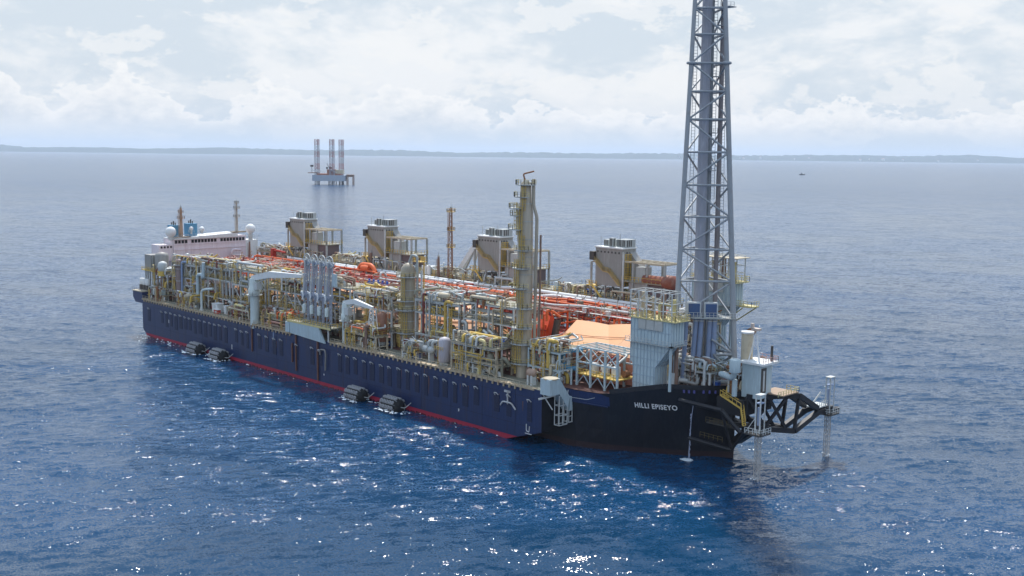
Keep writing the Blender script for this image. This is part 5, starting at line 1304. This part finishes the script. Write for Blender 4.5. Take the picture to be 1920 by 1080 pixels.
# ------------------------------------------------------------------ red pipe deck along the middle
def rack(x0, x1, lab, seed, ymin=-8):
    rnd = random.Random(seed)
    t = thing('pipe_rack', lab, 'pipe rack', ((x0 + x1) / 2, 8, 20), 'red pipe racks along the middle of the deck')
    MB().box((x0, 5.5, 19.6), (x1, 19.4, 20)).make('red_deck', RED, t)
    x = x0 + 1.5
    while x < x1:
        mb = MB()
        for y in (max(-3.5, ymin), 6, 12.5, 19.2): mb.beam((x, y, 20), (x, y, 27.4), .35)
        for z in (24.2, 27.2): mb.beam((x, max(-3.5, ymin), z), (x, 19.2, z), .32, .4)
        mb.make('support_frame', rnd.choice([DRED, RED, ORNG]), t); x += 6.2
    ys = [-3.2, -2.2, -1, .4, 2, 3.4, 4.8, 6, 7.4, 8.6, 10, 11.3, 12.4, 14, 15.2, 16.4, 18]
    for y in ys:
        if y < ymin: continue
        for z, p in ((24.7, .6), (27.7, .95)):
            if abs(y - 1) < 5 and z < 26: continue
            if rnd.random() > p: continue
            r = rnd.choice([.14, .2, .28, .36]); m = rnd.choice([ORNG, RED, PINK, RED, PINK, DRED, LGREY, PINK, BEIGE, DRED])
            a, b = x0 - .2, x1 + .2
            if rnd.random() < .8: a = rnd.uniform(x0, lerp(x0, x1, .5))
            if rnd.random() < .8: b = min(x1, a + rnd.uniform(12, 30))
            zz = z + r + rnd.uniform(0, .3); mid = rnd.uniform(lerp(a, b, .3), lerp(a, b, .7)); j = rnd.uniform(-.9, .9) if rnd.random() < .6 else 0
            MB().pipe([(a, y, zz - (1.6 if a > x0 else 0)), (a + .6, y, zz), (mid, y, zz), (mid + 1.4, y + j, zz + abs(j) * .4), (b - .6, y + j, zz + abs(j) * .4), (b, y + j, zz - (1.4 if b < x1 else 0) + abs(j) * .4)], r, 8).make('pipe', m, t)
    for k in range(int((x1 - x0) / .62)):
        x = rnd.uniform(x0 + 1, x1 - 1); y = rnd.uniform(ymin, 18); z = 28.4 + rnd.uniform(-.8, .6); q = rnd.random(); mb = MB()
        m = rnd.choice([ORNG, RED, RED, LGREY, BEIGE, BEIGE, PINK, DRED, OLIVE])
        if q < .35: mb.pipe([(x, y, z - 2), (x, y, z + rnd.uniform(.2, 1.3)), (x + rnd.uniform(-2, 2), y + rnd.uniform(1, 3), z + rnd.uniform(.2, 1)), (x + rnd.uniform(-2, 2), y + 3.4, z - 1)], rnd.choice([.16, .24, .36]), 8); nm = 'pipe'
        elif q < .6: mb.lathe((x, y, z - .4), [(.5, 0), (.5, .15), (.25, .2), (.25, 1), (.55, 1.05), (.55, 1.2)], 10); nm = 'valve'
        elif q < .8: mb.box((x - .8, y - .5, z - .5), (x + .8, y + .5, z + rnd.uniform(.3, .9))); mb.beam((x - .8, y, z + .4), (x + 1.6, y, z + 1.4), .14); nm = 'junction_box'
        else: mb.beam((x, y, z - 1), (x, y, z + rnd.uniform(1.8, 3)), .12); mb.beam((x, y, z + 1.7), (x + .9, y, z + 2.5), .12); nm = 'lamp_post'
        mb.make(nm, m, t)
    # near side handrail walkway on top
    MB().box((x0, 3.7, 28.0), (x1, 4.6, 28.12)).make('walkway', LGREY, t)
    MB().rail([(x0, 3.6, 28.1), (x1, 3.6, 28.1)], 1.1, 1.9, .08).make('handrail', PINK, t)
    for y in (19.1,): MB().box((x0, y - .4, 27.5), (x1, y + .4, 27.62)).make('walkway', BEIGE, t)
rack(8, 56, 'red pipe rack nearest the accommodation, with a bright red valve tower', 81)
rack(57, 104, 'red and orange pipe rack behind the loading arms', 82)
rack(105, 154, 'red pipe rack with pink pipes between the rusty lattice mast and domed column', 83)
rack(155, 191, 'bright red and orange pipe rack behind the tall column, aft of the peach cover', 84)
rack(192, 222, 'bright red and orange pipe rack behind the large peach tank cover', 85, 4.0)
def longpipe(pts, r, m, lab):
    t = thing('long_pipe', lab, 'pipe', pts[0], 'long pipelines running fore and aft')
    MB().pipe(pts, r, 12, bend=4).make('pipe', m, t)
    mb = MB(); 
    for a, b in zip(pts, pts[1:]):
        if abs(b[0] - a[0]) < 8: continue
        n = int(abs(b[0] - a[0]) / 7)
        for i in range(n): x = lerp(a[0], b[0], (i + .5) / n); y = lerp(a[1], b[1], (i + .5) / n); z = lerp(a[2], b[2], (i + .5) / n); mb.beam((x, y, z - 3.4), (x, y, z - r), .3); mb.cbox((x, y, z), (.25, r * 2.2, r * 2.2))
    mb.make('saddle', GREY, t)
longpipe([(30, 17.2, 29.2), (150, 17.2, 29.2), (154, 18.0, 29.6), (222, 18.0, 29.6)], .55, WHITE, 'long thick white pipeline nearest the far side modules')
longpipe([(60, 15.6, 29.0), (128, 15.6, 29.0), (132, 14.8, 28.6), (168, 14.8, 28.6), (172, 16.2, 29.2), (220, 16.2, 29.0)], .45, WHITE, 'long white pipeline with a jog behind the tall column')
longpipe([(14, 13, 29.2), (90, 13, 29.2), (94, 12.2, 28.9), (176, 12.2, 28.9), (180, 13.2, 29.2), (218, 13.2, 29.2)], .3, ORNG, 'long bright orange pipeline running beside the white ones')
longpipe([(112, 10, 29.0), (160, 10, 29.0), (163, 9, 28.8), (214, 9, 28.8)], .26, ORNG, 'shorter orange pipeline in front of the bright orange one')
longpipe([(108, 2, 29.4), (186, 2, 29.2), (194, 6.0, 29.4), (216, 6.5, 29.2)], .3, LGREY, 'grey pipeline curving behind the top of the large peach tank cover')
longpipe([(14, 2, 28.8), (74, 0.5, 28.8)], .35, PINK, 'faded pink pipeline leading aft from the loading arms')
t = thing('red_valve_tower', 'bright red square valve tower at the aft end of the red pipes', 'valve', (13, 17.5, 27)); MB().box((18.4, 16.6, 27), (20, 18.2, 32)).make('casing', RED, t); MB().pipe([(19.2, 17.4, 31), (22, 17.4, 31.4), (28, 17.4, 31.0)], .4, 8).make('pipe', RED, t)
t = thing('orange_manifold', 'bright orange curved manifold just forward of the loading arms', 'manifold', (87, 14, 27))
MB().pipe([(80, 14, 29), (82, 14, 31.2), (88, 14, 31.2), (90, 14, 29)], .75, 10).make('pipe', ORNG, t)
MB().lathe((85, 13.6, 30), [(1.1, -2), (1.3, 0), (1.1, 2)], 12, 0, 'x').make('drum', ORNG, t)
t = thing('blue_pump_row', 'row of bright blue pumps on the red deck aft of the domed column', 'pumps', (117, -3, 27))
for k in range(5): MB().lathe((112 + k * 2.3, -5, 29.0), [(.5, 0), (.6, .3), (.35, .5), (.35, 1.2)], 10).box((111.4 + k * 2.3, -5.6, 28.2), (112.6 + k * 2.3, -4.4, 29)).make('pump', BRIGHT, t)

# ------------------------------------------------------------------ bow mooring structure
def lattice_leg(x, y, lab, gx):
    t = thing('mooring_gantry', lab, 'gantry', (x, y, -3), 'pale lattice gantries reaching down to the water')
    mb = MB(); w_ = .5; z = -3.0
    while z < 10.4:
        z2 = z + 1.15
        C = [(-w_, -w_), (w_, -w_), (w_, w_), (-w_, w_)]
        for i, (a, b) in enumerate(C):
            c, d = C[(i + 1) % 4]
            mb.beam((x + a, y + b, z), (x + a, y + b, z2), .12); mb.beam((x + a, y + b, z), (x + c, y + d, z2), .09); mb.beam((x + a, y + b, z2), (x + c, y + d, z2), .09)
        z = z2
    mb.make('lower_lattice', mat('barnacled grey steel', (.46, .45, .44), dirt=.7, dirtcol=(.3, .24, .2)), t)
    for dy in (-.9, .9):
        MB().beam((x - .3, y + dy, 10.6), (x - .3, y + dy, 19), .26).beam((x + .8, y + dy, 10.6), (x + .8, y + dy, 19), .2).make('gantry_post', LGREY, t)
    MB().box((x - .5, y - 1.1, 18.9), (x + .9, y + 1.1, 19.15)).make('gantry_head', LGREY, t)
    MB().box((x - .4, y - .9, 17.1), (x + .8, y + .9, 17.3)).box((x - .3, y - .25, 12.2), (x + .3, y + .25, 16.2)).make('hoist', BLUEP, t)
    MB().box((x - 2.2, y - 2, 10.2), (x + 1.8, y + 2, 10.55)).make('work_platform', DARK, t)
    mb = MB().rail([(x - 2.2, y - 2, 10.55), (x + 1.8, y - 2, 10.55), (x + 1.8, y + 2, 10.55)], 1.2, .9, .1); mb.beam((x - 2.2, y - 1.8, 10.6), (x - .3, y - .9, 14), .14); mb.make('handrail', LGREY, t)
    return t
lattice_leg(260.1, -11.2, 'near pale lattice gantry dipping into the sea right of the black bow', 1)
lattice_leg(260.6, 17.4, 'far pale lattice gantry dipping into the sea at the tip of the black truss', -1)
t = thing('mooring_boom', 'black steel truss boom sticking out beyond the bow', 'truss', (255, 3, 8))
TB = [Vector((253.0, -6.4, 9.6)), Vector((260.0, 3.6, 8.4)), Vector((260.4, 12.8, 11.2)), Vector((260.5, 19.0, 11.4))]
TT = [Vector((253.6, -6.0, 16.6)), Vector((260.2, 4.8, 16.4)), Vector((260.4, 12.6, 12.3))]
def truss(dx, nm):
    o = Vector((dx, 0, 0)); pts_b = [p + o for p in TB]; pts_t = [p + o for p in TT]
    for a, b in ((pts_b[0], pts_b[1]), (pts_b[1], pts_b[2]), (pts_b[2], pts_b[3]), (pts_t[0], pts_t[1]), (pts_t[1], pts_t[2])): MB().beam(a, b, 1.0, 1.15).make('chord', BLACK, t)
    for u, v in ((0, .45), (.78, .40), (1, 1)): MB().beam(pts_t[0].lerp(pts_t[1], u), pts_b[0].lerp(pts_b[1], v), .62).make('web_member', BLACK, t)
    MB().beam(pts_t[0].lerp(pts_t[1], .40), pts_b[0].lerp(pts_b[1], .86), .62).make('web_member', BLACK, t)
    MB().beam(pts_t[0].lerp(pts_t[1], .0), pts_b[0], .8).make('web_member', BLACK, t)
truss(0, 'a'); truss(-3.2, 'b')
for u in (0, .5, 1): MB().beam(TB[0].lerp(TB[1], u), TB[0].lerp(TB[1], u) + Vector((-3.2, 0, 0)), .6).make('cross_member', BLACK, t)
MB().beam(TB[3], TB[3] + Vector((-3.2, 0, 0)), .8).beam(Vector((259, 15, 10.9)), Vector((261.6, 20.4, 11.1)), 1.0).make('cross_member', BLACK, t)
MB().box((254, -2, 17.1), (260.2, 4.6, 17.35)).make('top_deck', mat('rusty walk deck', (.35, .24, .16)), t)
MB().rail([(260.2, -4, 17.3), (260.2, 4.6, 17.3), (257, 4.6, 17.3)], 1.1, 1.1, .11).make('handrail', PYEL, t)
MB().box((257.2, 12.4, 12.2), (260.6, 18, 12.4)).make('tip_deck', LGREY, t)
MB().beam((258.0, 14.2, 12.4), (259.2, 16.2, 15.4), .28).rail([(260.6, 12.4, 12.4), (260.6, 18, 12.4)], 1.1, 1, .09).make('tip_rail', LGREY, t)
mb = MB()
for (a, b, w_) in (((240, -13.0, 14.6), (250, -10.6, 13.6), 1.0), ((250, -10.6, 13.6), (254.5, -9.6, 9.2), 1.0), ((240.5, -9.5, 5.2), (251.2, -7.8, 4.2), .9), ((251.2, -7.8, 4.2), (254.6, -8.6, 9.0), .6), ((250, -10.6, 13.6), (251.2, -7.8, 4.2), .6), ((245, -4, 9), (253, -8.5, 9.4), .6)):
    MB().tube(a, b, w_ * .5, n=10).make('strut', BLACK, t)
for (a, b, w_) in (((246, 0, 9), (254, -5.5, 9.4), 1.1), ((246, 2, 14.5), (253.6, -5, 16.2), 1.0), ((246.2, 3, 9), (256.8, 3.4, 8.6), 1.2), ((246, 0, 3), (252.5, -3, 9), 1.3), ((246, 2.6, 3.4), (254, -1, 9), 1.4), ((245.5, 5, 15), (257, 4, 16), 1.0), ((251.2, -7.8, 4.2), (247, -1, 3.6), .9)):
    MB().beam(a, b, w_).make('strut', BLACK, t)
MB().box((246.5, -7.5, 12.2), (253.4, 4.5, 15.8)).make('turret_casing', BLACK, t)
MB().box((244.6, -8.6, 9.4), (252.5, -5.0, 9.65)).make('lower_deck', DARK, t)
MB().rail([(244.6, -8.8, 9.65), (252.5, -8.8, 9.65)], 1.2, 1.2, .06).make('handrail', mat('dull rail', (.16, .12, .04)), t)
MB().rail([(243, -8.6, 5.8), (249, -8.4, 5.6)], 1.2, 1.2, .06).make('handrail', mat('dull rail', (.16, .12, .04)), t)
t = thing('bow_stair', 'yellow stair dropping from the forecastle to the near gantry', 'stair', (250, -9, 10))
mb = MB()
S0 = [Vector((247.8, -7.6, 16.4)), Vector((253.2, -7.4, 14.2)), Vector((254.6, -8.4, 10.6))]
for a, b in zip(S0, S0[1:]):
    for dy in (-.5, .5):
        o = Vector((0, dy, 0)); mb.beam(a + o, b + o, .2, .35); mb.beam(a + o + Vector((0, 0, 1.1)), b + o + Vector((0, 0, 1.1)), .12)
        for k in range(6): p = a.lerp(b, k / 5) + o; mb.beam(p, p + Vector((0, 0, 1.1)), .09)
    for k in range(9): p = a.lerp(b, k / 8); mb.cbox(tuple(p), (.35, 1.0, .07))
mb.make('flight', YEL, t)
# white control cab at the bow
t = thing('bow_cabin', 'pale blue cabin with a white roof on top of the bow turret', 'cabin', (254.5, -2, 16.5))
MB().box((251.6, -5.4, 16.3), (256.2, -.6, 24.0)).make('wall', PBLUE, t)
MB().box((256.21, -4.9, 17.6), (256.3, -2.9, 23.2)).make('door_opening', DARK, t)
MB().box((256.3, -4.2, 18), (256.36, -3.6, 22.6)).make('ladder_rail', LGREY, t)
MB().box((251.0, -6.0, 24.0), (257.4, .4, 24.5)).make('roof', WHITE, t)
MB().rail([(257.2, -5.8, 24.5), (257.2, .3, 24.5), (252, .3, 24.5)], 1.1, 1, .09).make('handrail', mat('pale red rail', (.5, .3, .27)), t)
for q in ((252.6, -4.6), (255.2, -4.4), (254.0, -2.4)): MB().tube((q[0], q[1], 24.5), (253.9, -3.9, 31.2), .14, n=6).make('tripod_leg', WHITE, t)
MB().cbox((253.9, -3.9, 31.7), (1.8, 1.4, .5)).box((252.8, -4.6, 31.9), (253.4, -4, 33)).make('radar_head', mat('beige radar', (.55, .45, .38)), t)
MB().tube((256.4, -1.2, 24.5), (256.4, -1.2, 28.0), .3, n=8).make('whip_post', DARK, t)
t = thing('cream_tank', 'cream and beige upright tank behind the bow cabin mast', 'tank', (250.4, -3, 24))
MB().lathe((250.8, -2.6, 24.0), [(1.35, 0), (1.35, 6.2), (1.2, 6.4)], 16).make('shell', BEIGE, t); MB().lathe((250.8, -2.6, 30.3), [(1.5, 0), (1.5, .4)], 16).make('rim', WHITE, t)
MB().tube((250.8, -2.6, 16.4), (250.8, -2.6, 24), 1.0, n=12).make('pedestal', GREY, t)
t = thing('vent_elbow', 'pale blue vent drum and elbow pipe just left of the bow cabin', 'vent', (250, -6, 16.5))
MB().lathe((251.6, -8.4, 22.2), [(1.2, 0), (1.25, .2), (1.25, 2.7), (1.1, 2.9)], 16).make('drum', PBLUE, t)
MB().pipe([(246.8, -6.8, 20.9), (251.0, -8.2, 20.7), (251.6, -8.4, 22.4)], .65, 12, bend=1.6).make('elbow_pipe', PBLUE, t)
MB().pipe([(251.2, -7.6, 16.6), (251.2, -7.6, 20.4)], .6, 12).make('elbow_pipe', PBLUE, t)
module('bow_machinery', 'brown winches and beige pipework behind the far tower leg at the bow', 'machinery', 246.5, 251, -3, 6, 16.2, [20.6], 91, 30, colm=BROWN, dense=1.2, bay=2.4, pal=[BROWN, RUST, BEIGE, LGREY, PBLUE, DARK, YEL])
t = thing('vent_post', 'thin rusty post with a round cap just right of the tower leg', 'mast', (243, 12, 16), 'masts and vent posts'); MB().tube((243, 10.8, 16), (243, 10.8, 28.4), .35, n=8).make('pole', RUST, t); MB().lathe((243, 10.8, 27.4), [(.5, 0), (1.3, .5), (1.3, 1.1), (.5, 1.6)], 10).make('cap', RUST, t)

# ------------------------------------------------------------------ jack-up rig far off
def rig():
    c = Vector((-1561, 1138, 0)); k = math.atan2(.716, .698)
    ux, uy = Vector((.698, .716, 0)), Vector((-.716, .698, 0))
    t = thing('jackup_rig', 'distant jack-up drilling rig standing on three red and white lattice legs', 'drilling rig', tuple(c))
    def P(a, b, z): return c + ux * a + uy * b + Vector((0, 0, z))
    def bx(a0, a1, b0, b1, z0, z1, nm, m):
        q = [P(a0, b0, z0), P(a1, b0, z0), P(a1, b1, z0), P(a0, b1, z0)]; h = Vector((0, 0, z1 - z0))
        MB().add([tuple(v) for v in q] + [tuple(v + h) for v in q], [(0, 3, 2, 1), (4, 5, 6, 7), (0, 1, 5, 4), (1, 2, 6, 5), (2, 3, 7, 6), (3, 0, 4, 7)]).make(nm, m, t)
    hull = [P(-40, -14, 0), P(8, -26, 0), P(31, -16, 0), P(31, 16, 0), P(8, 26, 0), P(-40, 14, 0)]
    n = 6; MB().add([tuple(v + Vector((0, 0, 8))) for v in hull] + [tuple(v + Vector((0, 0, 20.5))) for v in hull], [tuple(range(n))[::-1], tuple(range(n, 2 * n))] + [(i, (i + 1) % n, n + (i + 1) % n, n + i) for i in range(n)]).make('hull', RIGG, t)
    bx(-30, 22, -15, 15, 20.5, 24, 'deck_house', mat('rig rust red', (.35, .15, .10)))
    bx(-8, 10, -14, 2, 24, 33, 'drill_floor', mat('rig rust red', (.35, .15, .10)))
    bx(10, 26, -13, 10, 24, 32, 'living_quarters', mat('rig cream', (.55, .48, .34)))
    bx(-50, -30, -10, 10, 24.5, 26, 'helideck', BROWN)
    MB().beam(P(-12, -12, 26), P(-40, -16, 32), 1.2).make('crane_boom', WHITE, t)
    MB().beam(P(0, -10, 30), P(-8, -14, 46), 1.3).make('crane_boom', GREY, t)
    MB().beam(P(14, -14, 26), P(-4, -16, 34), 1.2).make('crane_boom', WHITE, t)
    for a in (0, 3, -6): MB().cbox(tuple(P(a - 2, -12, 36)), (3, 3, 4)).make('tank', DARK, t)
    REDL = mat('rig leg red', (.30, .13, .14)); WHL = mat('rig leg grey', (.34, .35, .40))
    for la, lb in ((-31, 0), (4, -16), (19, 16)):
        for seg in range(8):
            z0 = -6 + seg * 12.9; mb = MB(); r = 5.6
            for st in range(2):
                za = z0 + st * 6.45; zb = za + 6.45; C = [P(la + r * math.cos(a), lb + r * math.sin(a), 0) for a in (1.57, 3.67, 5.76)]
                for i in range(3):
                    p, q = C[i], C[(i + 1) % 3]; up = Vector((0, 0, 1))
                    mb.beam(p + up * za, p + up * zb, 1.0); mb.beam(p + up * za, q + up * zb, .45); mb.beam(q + up * za, p + up * zb, .45); mb.beam(p + up * zb, q + up * zb, .45)
            mb.make('leg_section', (REDL if seg % 2 else WHL), t)
    for a in (-5, 3, 11, 18, 25): MB().tube(P(a, -8, -3), P(a, -8, 12), 1.0, n=6).make('conductor', DARK, t)
    bx(33, 48, -8, 10, 17, 22, 'wellhead_deck', BROWN)
    for a, b in ((34, -7), (47, -7), (34, 9), (47, 9)): MB().tube(P(a, b, -3), P(a, b, 18), 1.0, n=6).make('jacket_leg', RUST, t)
    MB().tube(P(-43, 0, 26), P(-43, 0, 40), .5, n=5).cbox(tuple(P(-43, 0, 40)), (5, 5, 4)).make('beacon', DARK, t)
rig()

# small distant boat
t = thing('small_boat', 'tiny dark boat alone on the water toward the right horizon', 'boat', (-1944, 3717, 0))
c = Vector((-1944, 3717, 0)); ux, uy = Vector((.698, .716, 0)), Vector((-.716, .698, 0))
def BP(a, b, z): return tuple(c + ux * a + uy * b + Vector((0, 0, z)))
MB().add([BP(-9, -3, -.5), BP(8, -3, -.5), BP(13, 0, -.5), BP(8, 3, -.5), BP(-9, 3, -.5), BP(-10, -3.5, 3.2), BP(9, -3.5, 3.4), BP(15, 0, 4.4), BP(9, 3.5, 3.4), BP(-10, 3.5, 3.2)],
         [(4, 3, 2, 1, 0), (5, 6, 7, 8, 9), (0, 1, 6, 5), (1, 2, 7, 6), (2, 3, 8, 7), (3, 4, 9, 8), (4, 0, 5, 9)]).make('hull', DARK, t)
MB().add([BP(-4, -2, 3.2), BP(3, -2, 3.2), BP(3, 2, 3.2), BP(-4, 2, 3.2), BP(-4, -2, 7.5), BP(2, -2, 7.5), BP(2, 2, 7.5), BP(-4, 2, 7.5)], [(4, 5, 6, 7), (0, 1, 5, 4), (1, 2, 6, 5), (2, 3, 7, 6), (3, 0, 4, 7)]).make('wheelhouse', GREY, t)
MB().tube(BP(0, 0, 7), BP(0, 0, 14), .35, n=5).make('mast', GREY, t)

for o in bpy.data.objects:
    if '_o' in o.keys(): del o['_o']
